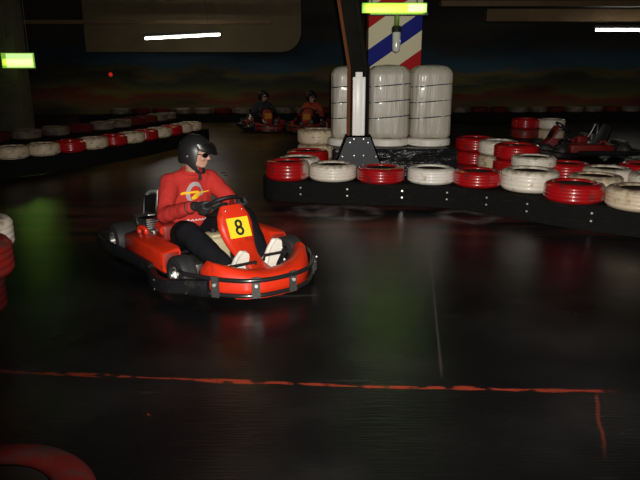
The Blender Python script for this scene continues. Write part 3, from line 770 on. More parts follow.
# black rubber side rails
def side_rail(s):
    path = [(-.89, .34), (-.875, .54), (-.75, .64), (-.5, .655), (0, .60), (.35, .59)]
    b = bmesh.new(); pts = smooth_path([V((x, s * y, .11)) for x, y in path], 5); secs = []
    for i, p in enumerate(pts):
        t = (pts[min(i + 1, len(pts) - 1)] - pts[max(i - 1, 0)]).normalized(); nn = V((t.y, -t.x, 0)) * -s
        if nn.y * s < 0 and abs(t.x) > .5: nn = -nn
        hh = .045
        secs.append([p + nn * .02 + V((0, 0, hh - .012)), p + nn * .01 + V((0, 0, hh)), p - nn * .02 + V((0, 0, hh)), p - nn * .02 - V((0, 0, hh)), p + nn * .01 - V((0, 0, hh)), p + nn * .02 - V((0, 0, hh - .012))])
    rings(b, secs); part('side_rail', b, 'black_plastic')
    # deeper corner block wrapping round the front wheel
    path = [(.34, .59), (.45, .622), (.58, .645), (.74, .625), (.88, .53), (1.02, .445)]
    b = bmesh.new(); pts = smooth_path([V((x, s * y, .08)) for x, y in path], 5); secs = []
    for i, p in enumerate(pts):
        t = (pts[min(i + 1, len(pts) - 1)] - pts[max(i - 1, 0)]).normalized(); nn = V((t.y, -t.x, 0)) * -s
        f = i / (len(pts) - 1); hh = .046 + .006 * min(1, f * 2.2); p.z = .08 + .045 * max(0, (f - .5) / .5)
        secs.append([p + nn * .03 + V((0, 0, hh - .02)), p + nn * .012 + V((0, 0, hh)), p - nn * .03 + V((0, 0, hh)), p - nn * .03 - V((0, 0, hh)), p + nn * .012 - V((0, 0, hh)), p + nn * .03 - V((0, 0, hh - .02))])
    rings(b, secs); o = part('corner_bumper', b, 'black_plastic')
    for f in (.45, .8):
        q = pts[int(f * (len(pts) - 1))]; q2 = pts[int(f * (len(pts) - 1)) + 1]; t = (q2 - q).normalized(); nn = V((t.y, -t.x, 0)) * -s
        for dz in (-.035, .035):
            bb = bmesh.new(); cyl(bb, q + nn * .025 + V((0, 0, dz)), q + nn * .034 + V((0, 0, dz)), .008, 8); part('bolt', bb, 'steel', o)
side_rail(-1); side_rail(1)
# rear bumper
b = bmesh.new(); tube(b, [(-.90, -.36, .12), (-.92, 0, .12), (-.90, .36, .12)], .03, 12, 5)
for s in (-1, 1): cyl(b, (-.91, s * .28, .12), (-.8, s * .28, .08), .016)
part('rear_bumper', b, 'black_plastic')
# nose: loft across y
def nx(y):      # bumper plan curve
    a = abs(y); xs = [(0, 1.265), (.13, 1.255), (.25, 1.205), (.36, 1.105), (.43, 1.0), (.49, .88), (.55, .74)]
    for (a0, x0), (a1, x1) in zip(xs, xs[1:]):
        if a <= a1: 
            t = (a - a0) / (a1 - a0); return x0 + (x1 - x0) * t
    return xs[-1][1]
b = bmesh.new(); secs = []
for k in range(25):
    y = -.42 + .87 * k / 24; a = min(1, abs(y - .015) / .435)
    xf = nx(y) - .035; zt_ = .212 + .082 * a ** 2.0; depth = .25 - .03 * a; xb = xf - depth
    e = 1 if a < .93 else math.sqrt(max(0.02, 1 - ((a - .93) / .07) ** 2 * .85))
    zc = .16
    prof = [(xf - .03, .052), (xf - .004, .075), (xf, .11), (xf, .155), (xf - .012, .19), (xf - .05, zt_ - .012), (xf - .09, zt_), (xf - .14, zt_ - .004), (xb + .02, zt_ - .045), (xb, zt_ - .08), (xb, .09), (xb + .03, .06)]
    xm = (xf + xb) / 2
    secs.append([V((xm + (x - xm) * e, y, zc + (z - zc) * e)) for x, z in prof])
rings(b, secs); nose = part('nose_fairing', b, 'kart_red', angle=60)
b = bmesh.new(); secs = []
for k in range(13):
    y = -.30 + .60 * k / 12; xf = nx(y) - .02; secs.append([V((xf, y, .048)), V((xf, y, .070)), V((xf - .12, y, .070)), V((xf - .12, y, .048))])
rings(b, secs); part('lower_lip', b, 'kart_red', nose, smooth=False)
# front bars
ys = [-.53, -.48, -.42, -.34, -.25, -.13, 0, .13, .25, .34, .42, .48, .53]
up = [(nx(y) + .005, y, .187) for y in ys]
lo = [(nx(y) - .01, y, .074) for y in ys[1:-1]]
b = bmesh.new(); tube(b, [(.66, -.50, .19)] + up + [(.66, .50, .19)], .0165, 10, 4); part('upper_bumper_bar', b, 'black_metal')
b = bmesh.new(); tube(b, lo, .0165, 10, 4); part('lower_bumper_bar', b, 'black_metal')
for y in (-.39, -.185, .085, .42):
    x = nx(y); d = V((nx(y + .02) - nx(y - .02), .04, 0)).normalized(); nn = V((d.y, -d.x, 0))
    b = bmesh.new(); w2 = .028 if abs(y) < .4 else .034
    c0 = V((x - .018, y, 0))
    rings(b, [[c0 + d * -w2 + nn * o_ + V((0, 0, z)) for o_, z in ((.032, .060), (.032, .210), (.018, .210), (.018, .060))], [c0 + d * w2 + nn * o_ + V((0, 0, z)) for o_, z in ((.032, .060), (.032, .210), (.018, .210), (.018, .060))]])
    o = part('clamp_plate', b, 'clamp_grey' if y < .3 else 'black_plastic', smooth=False)
    b = bmesh.new(); p = c0 + nn * .03 + V((0, 0, .15)); cyl(b, p, p + nn * .012, .012, 10); part('bolt', b, 'bolt' if y < .3 else 'black_metal', o)
# number fairing (steering column cover)
cl = [(.55, .565), (.585, .50), (.62, .43), (.655, .36), (.71, .29), (.79, .23), (.89, .19), (.99, .165)]
wd = [.09, .132, .145, .135, .112, .09, .078, .085]
clp = smooth_path([V((x, 0, z)) for x, z in cl], 3)
def lerp_list(a, t):
    f = t * (len(a) - 1); i = min(int(f), len(a) - 2); return a[i] + (a[i + 1] - a[i]) * (f - i)
b = bmesh.new(); secs = []
for i, p in enumerate(clp):
    t = (clp[min(i + 1, len(clp) - 1)] - clp[max(i - 1, 0)]).normalized(); nn = V((-t.z, 0, t.x)); w = lerp_list(wd, i / (len(clp) - 1))
    th = .05
    sec = []
    for a in np.linspace(0, math.pi, 9):
        yy = -math.cos(a); hgt = math.sin(a) ** .35
        sec.append(p + V((0, yy * w, 0)) + nn * (hgt * .035 - .02))
    for a in np.linspace(math.pi, 2 * math.pi, 7)[1:-1]:
        sec.append(p + V((0, -math.cos(a) * w * .86, 0)) - nn * (.02 + .02))
    secs.append(sec)
rings(b, secs); nf = part('number_fairing', b, 'kart_red', angle=60)
bv_f = BVHTree.FromObject(nf, bpy.context.evaluated_depsgraph_get())
# number plate, frame u (across), t (down), n (out)
pc = V((.634, .008, .402)); tt = (V((.66, 0, .35)) - V((.60, 0, .47))).normalized(); nn = V((-tt.z, 0, tt.x)); uu = V((0, 1, 0))
def pl_pt(u, t, o): return pc + uu * u + tt * t + nn * (.0165 + o)
b = bmesh.new(); hw_, hh_ = .091, .079
rings(b, [[pl_pt(-hw_, -hh_, 0), pl_pt(hw_, -hh_, 0), pl_pt(hw_, hh_, 0), pl_pt(-hw_, hh_, 0)], [pl_pt(-hw_, -hh_, .004), pl_pt(hw_, -hh_, .004), pl_pt(hw_, hh_, .004), pl_pt(-hw_, hh_, .004)]])
plate = part('number_plate', b, 'yellow', nf, smooth=False); plate['label'] = 'yellow plate with a black 8'
b = bmesh.new()
def annulus(cu, ct, ru, rt, th):
    K = 28; secs = []
    for k in range(K):
        a = 2 * math.pi * k / K; ca, sa = math.cos(a), math.sin(a)
        ao, bo, ai, bi = ru, rt, ru - th, rt - th
        secs.append([pl_pt(cu + ao * ca, ct + bo * sa, .0035), pl_pt(cu + ao * ca, ct + bo * sa, .006), pl_pt(cu + ai * ca, ct + bi * sa, .006), pl_pt(cu + ai * ca, ct + bi * sa, .0035)])
    rings(b, secs, loop=True)
annulus(0, -.028, .032, .035, .0195); annulus(0, .026, .036, .037, .0200)
part('number', b, 'ink', nf, smooth=False)
for s in (-1, 1):
    b = bmesh.new(); p = clp[2] + V((0, s * .07, 0)) + V((.012, 0, .012)); ellipsoid(b, p, (.008, .008, .008), seg=10); part('rivet', b, 'chrome', nf)
# steering
SW, SN = V((.415, 0, .535)), V((-.60, 0, .80)).normalized()
su = SN.cross(V((0, 1, 0))).normalized()      # along the wheel, forward-up or back-down
sv = V((0, 1, 0))
def rim_pt(a, r=.155): return SW + (sv * math.cos(a) + su * math.sin(a)) * r
b = bmesh.new(); tube(b, [rim_pt(2 * math.pi * k / 40) for k in range(40)], .0155, 12, loop=True)
sw = part('steering_wheel', b, 'black_plastic')
for a in (R(0), R(180), R(90)):
    b = bmesh.new(); cyl(b, SW - SN * .01, rim_pt(a, .15), .011, 8); part('spoke', b, 'black_metal', sw)
b = bmesh.new(); cyl(b, SW - SN * .025, SW + SN * .012, .042, 16); part('hub', b, 'black_metal', sw)
b = bmesh.new(); cyl(b, SW, (.78, 0, .10), .011); part('steering_column', b, 'steel')
for s in (-1, 1):
    b = bmesh.new(); cyl(b, (.74, s * .03, .11), (.65, s * .39, .13), .008, 8); part('tie_rod', b, 'chrome')
    b = bmesh.new(); box(b, .615, .685, min(s * .32, s * .385), max(s * .32, s * .385), .07, .19, .008); part('stub_axle', b, 'steel')
# pedals: black bars in front of each sole
for s, (x, z) in ((-1, (.945, .215)), (1, (.955, .255))):
    b = bmesh.new()
    y0, y1 = (.05, .25) if s > 0 else (-.27, -.02)
    tube(b, [(x - .22, y0 if s < 0 else y1, .05), (x - .05, y0 if s < 0 else y1, z - .03), (x, y0 if s < 0 else y1, z), (x, y1 if s < 0 else y0, z), (x - .02, y1 if s < 0 else y0, z - .04)], .012, 8)
    part('pedal', b, 'black_metal')
# fuel tank
b = bmesh.new(); box(b, .22, .44, -.13, .05, .05, .29, .035, 4); box(b, .26, .40, -.10, .03, .28, .31, .012, 2)
tk = part('fuel_tank', b, 'tank')
b = bmesh.new(); cyl(b, (.30, -.04, .30), (.30, -.04, .34), .028, 14); part('tank_cap', b, 'black_plastic', tk)
# seat: bucket shell
b = bmesh.new(); secs = []
line = [(.08, .20, .15), (.0, .10, .17), (-.15, .072, .185), (-.30, .09, .19), (-.40, .18, .195), (-.46, .33, .19), (-.50, .48, .165), (-.515, .56, .12)]
for x, z, hw2 in line:
    up_n = V((.0, 0, 1)) if z < .15 else V((.85, 0, .35))
    wrap = .12 if z < .4 else .10
    sec = []
    for k in range(9):
        s = -1 + 2 * k / 8; sec.append(V((x, s * hw2, z)) + up_n * (wrap * abs(s) ** 3.2))
    sec2 = [p - up_n.normalized() * .012 + V((0, math.copysign(.012, p.y) if abs(p.y) > .01 else 0, 0)) for p in reversed(sec)]
    secs.append(sec + sec2)
rings(b, secs); part('seat', b, 'seat_black', angle=60)
# engine on the right behind the seat, with hoop, filter, red cover
b = bmesh.new(); box(b, -.50, -.26, -.40, -.22, .10, .26, .015)
for k in range(6): box(b, -.49 + .0, -.30, -.40, -.24, .27 + k * .018, .278 + k * .018, .002)
box(b, -.45, -.34, -.37, -.27, .26, .385, .01)
eng = part('engine', b, 'steel'); eng.location = (.05, .02, 0)
b = bmesh.new(); box(b, -.26, -.05, -.36, -.215, .20, .345, .03, 3); part('engine_cover', b, 'kart_dark_red', eng)
b = bmesh.new(); cyl(b, (-.20, -.34, .31), (-.06, -.35, .30), .035, 14); part('filter', b, 'kart_red', eng)
b = bmesh.new(); tube(b, [(-.50, -.36, .12), (-.52, -.37, .36), (-.50, -.34, .54), (-.42, -.28, .57)], .016, 10, 5); tube(b, [(-.24, -.33, .20), (-.36, -.31, .40), (-.42, -.28, .57)], .014, 10, 5)
hoop = part('engine_guard', b, 'bright_steel'); hoop.location = (.085, .045, 0)
b = bmesh.new(); rings(b, [[V((-.50, -.375, .27)), V((-.36, -.325, .30)), V((-.40, -.295, .55)), V((-.49, -.355, .53))], [V((-.50, -.39, .27)), V((-.36, -.34, .30)), V((-.40, -.31, .55)), V((-.49, -.37, .53))]])
part('guard_plate', b, 'gloss_black', hoop, smooth=False)
b = bmesh.new(); tube(b, [(-.42, -.42, .33), (-.30, -.43, .37), (-.16, -.36, .395)], .017, 10, 4); cyl(b, (-.36, -.43, .28), (-.14, -.43, .27), .022, 12); part('exhaust_pipe', b, 'chrome', eng)
b = bmesh.new(); cyl(b, (-.78, -.30, .22), (-.78, .18, .22), .06, 18); part('muffler', b, 'steel')
b = bmesh.new(); tube(b, [(.80, -.54, .05), (.90, -.47, .05), (.96, -.40, .052)], .018, 8, 3); part('skid_bracket', b, 'chrome')
tag(kart, 'red go-kart with yellow number 8 plate, driven by the man in red', 'go-kart', 'go-karts')

# ================================================================== DRIVER
HEADC = V((-.05, 0.012, .917)); HYAW = R(45)
HM = Matrix.Translation(HEADC) @ Matrix.Rotation(HYAW, 4, 'Z') @ Matrix.Rotation(R(4), 4, 'Y') @ Matrix.Rotation(R(-3), 4, 'X')
def hp(x, y, z): return HM @ V((x, y, z))
HR = HM.to_3x3()
SH = {-1: V((-.19, -.18, .655)), 1: V((-.20, .185, .655))}
EL = {-1: V((-.045, -.30, .42)), 1: V((.05, .31, .44))}
HA = {-1: rim_pt(R(180)), 1: rim_pt(R(0))}
WR = {s: HA[s] + V((-.085, s * .045, .012)) for s in (-1, 1)}
def hand(bm, s, k=1.0):
    P = HA[s]; o_ = (P - SW).normalized(); n_ = SN; t_ = o_.cross(n_).normalized()
    if t_.z < 0 and False: t_ = -t_
    a = WR[s]
    # palm outside / driver side of the rim
    for d in (-.03, -.01, .012, .03):
        capsule(bm, a + t_ * d * .6, .023 * k, P + o_ * .022 + n_ * .022 + t_ * d * 1.15, .019 * k, 12)
    for j, d in enumerate((-.036, -.0125, .0115, .034)):
        L_ = (.9, 1.05, 1.0, .8)[j]
        c = P + t_ * d * 1.12
        chain(bm, [(c + o_ * .026 + n_ * .018, .0125 * k), (c + o_ * .030 - n_ * .014, .0120 * k), (c + o_ * .004 - n_ * .030 * L_, .0112 * k), (c - o_ * .025 * L_ - n_ * .020, .0105 * k), (c - o_ * .030 * L_ + n_ * .004, .0098 * k)])
    # thumb from the side of the palm, lying over the rim
    d = -1 if t_.z < 0 else 1
    ts = t_ * (.04 if t_.x > 0 else -.04)
    chain(bm, [(a.lerp(P, .35) + ts * .7 + n_ * .012, .015 * k), (P + ts * 1.15 + n_ * .028 + o_ * .010, .0135 * k), (P + ts * 1.35 + n_ * .026 - o_ * .018, .0118 * k), (P + ts * 1.3 + n_ * .012 - o_ * .034, .0105 * k)])
HIP = {-1: V((-.24, -.095, .175)), 1: V((-.24, .095, .175))}
KN = {-1: V((.29, -.245, .322)), 1: V((.36, .205, .40))}
AN = {-1: V((.74, -.150, .140)), 1: V((.76, .16, .155))}
HEEL = {-1: V((.82, -.135, .065)), 1: V((.83, .145, .075))}
TOE = {-1: V((.885, -.085, .275)), 1: V((.905, .185, .335))}
# body: one continuous skin (head with face, neck, trunk, limbs, hands)
b = bmesh.new()
ellipsoid(b, hp(-.01, 0, .015), (.097, .077, .10), HR)                 # cranium
ellipsoid(b, hp(.035, 0, -.055), (.062, .060, .075), HR)               # face
ellipsoid(b, hp(.058, 0, -.108), (.032, .036, .024), HR)               # chin
capsule(b, hp(.0, -.05, -.085), .022, hp(.055, -.022, -.112), .018); capsule(b, hp(.0, .05, -.085), .022, hp(.055, .022, -.112), .018)   # jaw
capsule(b, hp(.094, 0, -.018), .010, hp(.113, 0, -.052), .0125)        # nose
ellipsoid(b, hp(.100, -.011, -.055), (.012, .010, .008), HR); ellipsoid(b, hp(.100, .011, -.055), (.012, .010, .008), HR)
capsule(b, hp(.082, -.032, -.003), .013, hp(.082, .032, -.003), .013)  # brow
for s in (-1, 1):
    ellipsoid(b, hp(.068, s * .042, -.050), (.026, .022, .022), HR)    # cheekbones
    ellipsoid(b, hp(-.005, s * .080, -.03), (.02, .008, .032), HR)     # ears
capsule(b, hp(.091, -.016, -.081), .0085, hp(.091, .016, -.081), .0085); capsule(b, hp(.088, -.014, -.093), .0085, hp(.088, .014, -.093), .0085)
chain(b, [(hp(-.035, 0, -.06), .058), (V((-.12, 0, .76)), .056), (V((-.17, 0, .67)), .062)])
for y in (-.07, 0, .07): chain(b, [(V((-.27, y, .22)), .10), (V((-.26, y, .42)), .095), (V((-.21, y, .60)), .10)])
capsule(b, SH[-1], .06, SH[1], .06)
for s in (-1, 1):
    chain(b, [(SH[s], .056), (EL[s], .040), (WR[s], .028)]); hand(b, s, .84)
    chain(b, [(HIP[s], .09), (KN[s], .056), (AN[s], .038)]); chain(b, [(AN[s], .036), (HEEL[s] + V((-.03, 0, .01)), .03), (TOE[s] + V((-.04, 0, -.02)), .024)])
b = remesh(b, .0055, 3)
man = build('person', b, M['skin']); man.location = KC; man.rotation_euler = (0, 0, YAW)
tag(man, 'man in a red sweatshirt and black open-face helmet, seated driving kart 8', 'person', 'drivers')
def wear(name, b, m, parent=None, **kw): return build(name, b, M[m] if isinstance(m, str) else m, parent or man, **kw)
# sweatshirt
b = bmesh.new()
for y in (-.085, 0, .085): chain(b, [(V((-.285, y, .255)), .135 - abs(y) * .25), (V((-.25, y, .42)), .145 - abs(y) * .25), (V((-.215, y, .585)), .135 - abs(y) * .3)])
ellipsoid(b, (-.18, 0, .33), (.14, .17, .10))
capsule(b, SH[-1], .083, SH[1], .083); chain(b, [(V((-.18, -.10, .685)), .07), (V((-.175, 0, .705)), .072), (V((-.18, .10, .685)), .07)])
ellipsoid(b, (-.165, 0, .70), (.09, .085, .055))
for s in (-1, 1):
    mid = SH[s].lerp(EL[s], .5)
    chain(b, [(SH[s], .083), (mid, .076), (EL[s], .067), (EL[s].lerp(WR[s], .5), .058), (EL[s].lerp(WR[s], .90), .046)])
b = remesh(b, .010, 6, .6); wrinkle(b, .010, 9, 3); wrinkle(b, .004, 22, 8)
shirt = wear('sweatshirt', b, 'shirt')
bv = BVHTree.FromObject(shirt, bpy.context.evaluated_depsgraph_get())
b = bmesh.new(); tube(b, [V((-.145 + .07 * math.cos(a), .082 * math.sin(a),   .747 - .018 * math.cos(a))) for a in [2 * math.pi * k / 24 for k in range(24)]], .016, 8, loop=True); wear('collar', b, 'shirt', shirt)
def decal(name, strips, m, dirv=V((-1, 0, 0)), off=.003):     # printed ribbons laid on the shirt front; strips: [(points(y,z), width)]
    b = bmesh.new()
    for pts, w in strips:
        P = smooth_path([V((0, y, z)) for y, z in pts], 6); prev = None
        for i, p in enumerate(P):
            t = (P[min(i + 1, len(P) - 1)] - P[max(i - 1, 0)]).normalized(); n_ = V((0, -t.z, t.y)); row = []
            ww = lerp_list(w, i / (len(P) - 1)) if isinstance(w, list) else w
            for f in (-.5, 0, .5):
                q = p + n_ * ww * f; hit = bv.ray_cast(V((.6, q.y, q.z)), dirv)
                if hit[0] is None: hit = (V((-.05, q.y, q.z)), V((1, 0, 0)))
                row.append(b.verts.new(hit[0] + V((1, 0, 0)) * off))
            if prev:
                for j in (0, 1): b.faces.new((prev[j], prev[j + 1], row[j + 1], row[j]))
            prev = row
    o = wear(name, b, m, shirt); return o
# grey open ring swirl, yellow squiggle with a long tail, small white lettering low on the belly
LC = (.004, .556)
def ringp(a, ry=.064, rz=.084): return (LC[0] + ry * math.cos(R(a)), LC[1] + rz * math.sin(R(a)))
decal('grey_print', [([ringp(a) for a in range(20, 320, 20)], [.012, .030, .034, .030, .034, .028, .022, .010]), ([ringp(20), (LC[0] + .062, LC[1] - .005), (LC[0] + .01, LC[1] - .012)], [.018, .026, .012])], 'logo_grey', off=.003)
decal('yellow_print', [([(LC[0] - .125, LC[1] + .004), (LC[0] - .09, LC[1] + .012), (LC[0] - .05, LC[1] + .006)], [.018, .022, .012]),
                       ([(LC[0] - .10, LC[1] + .012), (LC[0] - .02, LC[1] + .016), (LC[0] + .02, LC[1] + .012), (LC[0] - .005, LC[1] - .012), (LC[0] - .035, LC[1] - .038)], [.010, .018, .022, .020, .014]),
                       ([(LC[0] - .035, LC[1] - .038), (LC[0] + .0, LC[1] - .034), (LC[0] + .03, LC[1] - .014), (LC[0] + .036, LC[1] + .004)], [.022, .022, .016, .01]),
                       ([(LC[0] + .0, LC[1] + .010), (LC[0] + .08, LC[1] + .006), (LC[0] + .135, LC[1] + .008)], [.014, .010, .008])], 'logo_yellow', off=.006)
decal('white_print', [([(-.10 + k * .03, .335), (-.085 + k * .03, .347), (-.078 + k * .03, .333)], .006) for k in range(6)], 'logo_white', off=.004)
# trousers
b = bmesh.new()
ellipsoid(b, (-.25, 0, .185), (.135, .19, .115))
for s in (-1, 1):
    chain(b, [(HIP[s], .118), (HIP[s].lerp(KN[s], .5), .118), (KN[s], .098), (KN[s].lerp(AN[s], .5), .090), (AN[s] + (KN[s] - AN[s]).normalized() * .05, .068)])
b = remesh(b, .010, 6, .6); wrinkle(b, .012, 8, 5)
wear('trousers', b, 'trousers')
# gloves
for s in (-1, 1):
    b = bmesh.new(); hand(b, s, 1.14); d = (EL[s] - WR[s]).normalized(); capsule(b, WR[s] + d * .055, .040, WR[s], .036)
    b = remesh(b, .0042, 2); g = wear('glove', b, 'glove')
    b = bmesh.new(); c = WR[s] + d * .062; u_ = d.orthogonal().normalized(); v_ = d.cross(u_)
    tube(b, [c + (u_ * math.cos(a) + v_ * math.sin(a)) * .044 for a in [2 * math.pi * k / 20 for k in range(20)]], .010, 8, loop=True); wear('cuff', b, 'glove', g)
# shoes: sole towards the front
for s in (-1, 1):
    ax = (TOE[s] - HEEL[s]); Ls = ax.length; ax.normalize(); fw = V((1, 0, 0)); fw = (fw - ax * fw.dot(ax)).normalized(); sd = ax.cross(fw)
    out = []
    K = 28
    for k in range(K):
        a = 2 * math.pi * k / K; l_ = math.cos(a); w_s = math.sin(a)
        wid = .050 * (1 - .16 * math.exp(-((l_ + .15) / .35) ** 2)) * (1.0 if l_ > 0 else .86)
        out.append((HEEL[s] + ax * (Ls * .5 + l_ * (Ls * .5 + .022)) + sd * (math.copysign(abs(w_s) ** .75, w_s) * wid)))
    b = bmesh.new(); rings(b, [[p + fw * (.004) for p in out], [p + fw * .026 for p in out]])
    so_b = b
    c = HEEL[s] + ax * Ls * .5
    b2 = bmesh.new()
    def slot(l, w, o_): return HEEL[s] + ax * (Ls * l) + sd * w - fw * o_
    for w in (-.018, .018):
        chain(b2, [(slot(.02, w, .02), .032), (slot(.35, w * 1.0, .03), .034), (slot(.70, w * 1.15, .018), .033), (slot(.95, w * .9, .012), .026)])
    capsule(b2, slot(.05, 0, .03), .036, slot(.12, 0, .095), .042)
    capsule(b2, slot(.40, 0, .04), .034, slot(.14, 0, .085), .042)
    b2 = remesh(b2, .006, 4); sh = wear('shoe', b2, 'shoe')
    o = wear('sole', so_b, 'sole', sh, angle=50)
    b = bmesh.new()
    for k in range(4):
        l = .34 + .10 * k; q = .045 - .006 * k
        tube(b, [slot(l, -.022, q + .010), slot(l + .01, 0, q + .026), slot(l, .022, q + .010)], .0045, 6, 3)
    wear('laces', b, 'logo_white', sh)
# helmet shell
def helmet():
    b = bmesh.new(); K, NR = 120, 26; secs = []
    RX, RY, RZ = .143, .126, .142
    for j in range(NR + 1):
        ring = []
        for k in range(K):
            ph = 2 * math.pi * k / K; a = abs(((ph + math.pi) % (2 * math.pi)) - math.pi)      # 0 = front
            ad_ = math.degrees(a)
            brow = .018
            if ad_ < 58: zb = brow
            elif ad_ < 72: t = (ad_ - 58) / 14; t = t * t * (3 - 2 * t); zb = brow + (-.145 - brow) * t
            elif ad_ < 105: t = (ad_ - 72) / 33; zb = -.145 + .045 * (t * t * (3 - 2 * t))
            else: zb = -.100
            # arc parameter from crown down to zb
            f = j / NR
            th0 = math.pi / 2; zfull = RZ
            # angle so that lower rows go below the equator without closing in
            tb = math.asin(max(-.99, min(.99, zb / (RZ if zb > 0 else .24))))
            th = th0 + (tb - th0) * f
            if th >= 0: rr, z = math.cos(th), RZ * math.sin(th)
            else: rr, z = math.cos(th) ** .9, .24 * math.sin(th)
            ring.append(V((RX * rr * math.cos(ph) - .012, RY * rr * math.sin(ph), z)))
        secs.append(ring)
    # drop the collapsed crown ring to a point
    rings(b, [[HM @ p for p in r_] for r_ in secs[1:]], caps=False)
    bmesh.ops.contextual_create(b, geom=[e for e in b.edges if e.is_boundary and all((HM.inverted() @ v.co).z > .12 for v in e.verts)])
    o = wear('helmet', b, 'helmet', angle=60)
    m = o.modifiers.new('s', 'SOLIDIFY'); m.thickness = .022; m.offset = -1; m.use_rim = True
    return o
hel = helmet()
# rim trim, visor peak, snaps, strap
b = bmesh.new()
P = []
for ad_ in range(-58, 59, 6):
    a = R(ad_); P.append(hp(.146 * math.cos(a) - .012, .129 * math.sin(a), .022))
tube(b, P, .007, 8); wear('brow_trim', b, 'strap', hel)
b = bmesh.new(); secs = []
for ad_ in np.linspace(-66, 66, 19):
    a = R(ad_); f = math.cos(R(ad_) * 1.3); f = max(f, 0)
    i0 = V((.149 * math.cos(a) - .012, .132 * math.sin(a), .048)); i1 = V((.149 * math.cos(a) - .012, .132 * math.sin(a), .078 - .012 * (1 - f)))
    o0 = V((.149 * math.cos(a) - .010 + .045 * f, .134 * math.sin(a) * (1 - .05 * f), .030 - .040 * f)); 
    mid = (i1 + o0) / 2 + V((.008 * f, 0, .012 * f))
    secs.append([hp(*i0), hp(*i1), hp(*mid), hp(*o0), hp(*(o0 - V((.004, 0, .006))))])
rings(b, secs); wear('visor_peak', b, 'gloss_black', hel, angle=50)
for s in (-1, 1):
    b = bmesh.new(); ellipsoid(b, hp(-.03, s * .128, -.035), (.006, .005, .006), HR, 10); wear('snap', b, 'chrome', hel)
b = bmesh.new(); secs = []
sp = smooth_path([V((.03, -.107, -.115)), V((.04, -.085, -.150)), V((.055, -.045, -.172)), V((.064, 0, -.178)), V((.055, .045, -.172)), V((.04, .085, -.150)), V((.03, .107, -.115))], 4)
for i, p in enumerate(sp):
    t = (sp[min(i + 1, len(sp) - 1)] - sp[max(i - 1, 0)]).normalized(); w = V((1, 0, .3)).normalized(); w = (w - t * w.dot(t)).normalized(); n_ = t.cross(w)
    secs.append([hp(*(p + w * .015 + n_ * .003)), hp(*(p - w * .015 + n_ * .003)), hp(*(p - w * .015 - n_ * .003)), hp(*(p + w * .015 - n_ * .003))])
rings(b, secs)
sp = [V((.050, -.05, -.168)), V((.058, -.045, -.20)), V((.058, -.042, -.23))]
tube(b, [hp(*p) for p in sp], .012, 8, 3)
wear('chin_strap', b, 'strap', hel)
# sunglasses
b = bmesh.new()
for s in (-1, 1):
    ellipsoid(b, hp(.091, s * .036, -.024), (.011, .036, .021), (Matrix.Rotation(s * R(22), 3, 'Z').to_4x4().to_3x3() if False else HR @ Matrix.Rotation(s * R(24), 3, 'Z')), 18)
sg = wear('sunglasses', b, 'lens')
b = bmesh.new(); capsule(b, hp(.103, -.012, -.018), .004, hp(.103, .012, -.018), .004, 8); wear('bridge', b, 'strap', sg)
for s in (-1, 1):
    b = bmesh.new(); chain(b, [(hp(.082, s * .064, -.020), .0045), (hp(.0, s * .088, -.012), .0035)]); wear('temple', b, 'strap', sg)

# ================================================================== KARTS AND DRIVERS IN THE BACKGROUND
def place(k, loc, rz): k.location = loc; k.rotation_euler = (0, 0, rz); return k
skipk = ('number', 'bolt', 'lug_nut', 'rivet')
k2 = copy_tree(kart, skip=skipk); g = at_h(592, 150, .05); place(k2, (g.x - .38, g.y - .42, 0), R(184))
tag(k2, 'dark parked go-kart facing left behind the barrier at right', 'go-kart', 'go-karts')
def dull(root, mp):          # swaps colours, mostly for ones darkened to suit the dim distance
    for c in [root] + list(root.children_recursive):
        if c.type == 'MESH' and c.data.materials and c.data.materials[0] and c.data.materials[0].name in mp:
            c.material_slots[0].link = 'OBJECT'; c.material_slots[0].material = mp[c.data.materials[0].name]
dull(k2, {'plate_yellow': M['black_plastic'], 'kart_red': M['kart_dark_red'], 'chrome': M['fixture'], 'tank_plastic': M['black_plastic']})  # paints darkened to stand in for the weak light back here
blackred = mat('kart_black', (.02, .018, .018), .4)
for c in k2.children_recursive:
    if c.type == 'MESH' and c.name.split('.')[0] in ('nose_fairing', 'lower_lip'):
        c.material_slots[0].link = 'OBJECT'; c.material_slots[0].material = blackred
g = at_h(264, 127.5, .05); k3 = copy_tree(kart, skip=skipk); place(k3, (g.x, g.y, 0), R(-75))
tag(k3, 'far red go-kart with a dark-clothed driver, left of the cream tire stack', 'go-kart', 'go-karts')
g = at_h(311, 128.5, .05); k4 = copy_tree(kart, skip=skipk); place(k4, (g.x, g.y, 0), R(-100))
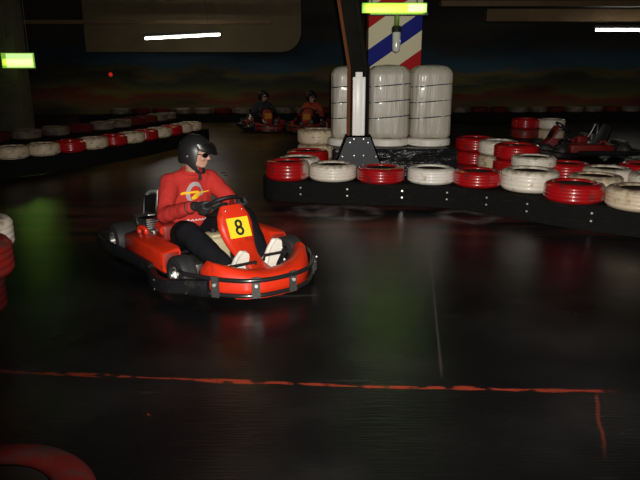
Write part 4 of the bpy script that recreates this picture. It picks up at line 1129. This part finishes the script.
tag(k4, 'far red go-kart with a red-clothed driver, nearest the cream tire stack', 'go-kart', 'go-karts')
sk = ('grey_print', 'yellow_print', 'white_print')
for kk in (k3, k4): dull(kk, {'kart_red': M['kart_dark_red'], 'plate_yellow': mat('plate_dull', (.35, .16, .01), .6)})  # far karts' red and plates darkened for the flash falloff
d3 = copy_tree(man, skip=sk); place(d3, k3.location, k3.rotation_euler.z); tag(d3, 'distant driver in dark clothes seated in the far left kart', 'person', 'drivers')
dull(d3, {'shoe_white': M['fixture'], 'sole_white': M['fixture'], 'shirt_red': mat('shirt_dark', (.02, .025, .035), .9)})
d4 = copy_tree(man, skip=sk); place(d4, k4.location, k4.rotation_euler.z); dull(d4, {'shoe_white': M['fixture'], 'sole_white': M['fixture'], 'shirt_red': mat('shirt_dull_red', (.34, .05, .02), .9)}); tag(d4, 'distant driver in red seated in the kart nearest the cream stack', 'person', 'drivers')

# ================================================================== LIGHT
w = bpy.data.worlds.new('world'); sc.world = w; w.use_nodes = True
w.node_tree.nodes['Background'].inputs[0].default_value = (.9, .75, .5, 1); w.node_tree.nodes['Background'].inputs[1].default_value = 0.0008
fl = bpy.data.lights.new('camera_flash', 'SPOT'); fl.energy = 1480; fl.spot_size = R(92); fl.spot_blend = 1; fl.shadow_soft_size = .02; fl.color = (1, .95, .88)
fo = bpy.data.objects.new('camera_flash', fl); COL.objects.link(fo); fo.location = (.04, -.02, H + .06)
tgt = at_d(390, 138, 7); fo.rotation_euler = (tgt - fo.location).to_track_quat('-Z', 'Y').to_euler()
def lamp(x, y, z, e, col, size=1.2):
    l = bpy.data.lights.new('hall_lamp', 'AREA'); l.energy = e; l.color = col; l.size = size
    o = bpy.data.objects.new('hall_lamp', l); COL.objects.link(o); o.location = (x, y, z)
lamp(-2.5, 15, HC - .1, 18, (1, .72, .30)); lamp(-9, 18, HC - .1, 1.2, (1, .8, .45)); lamp(6, 18, HC - .1, 1.3, (1, .8, .45)); lamp(10, 12, HC - .1, .5, (1, .7, .4))
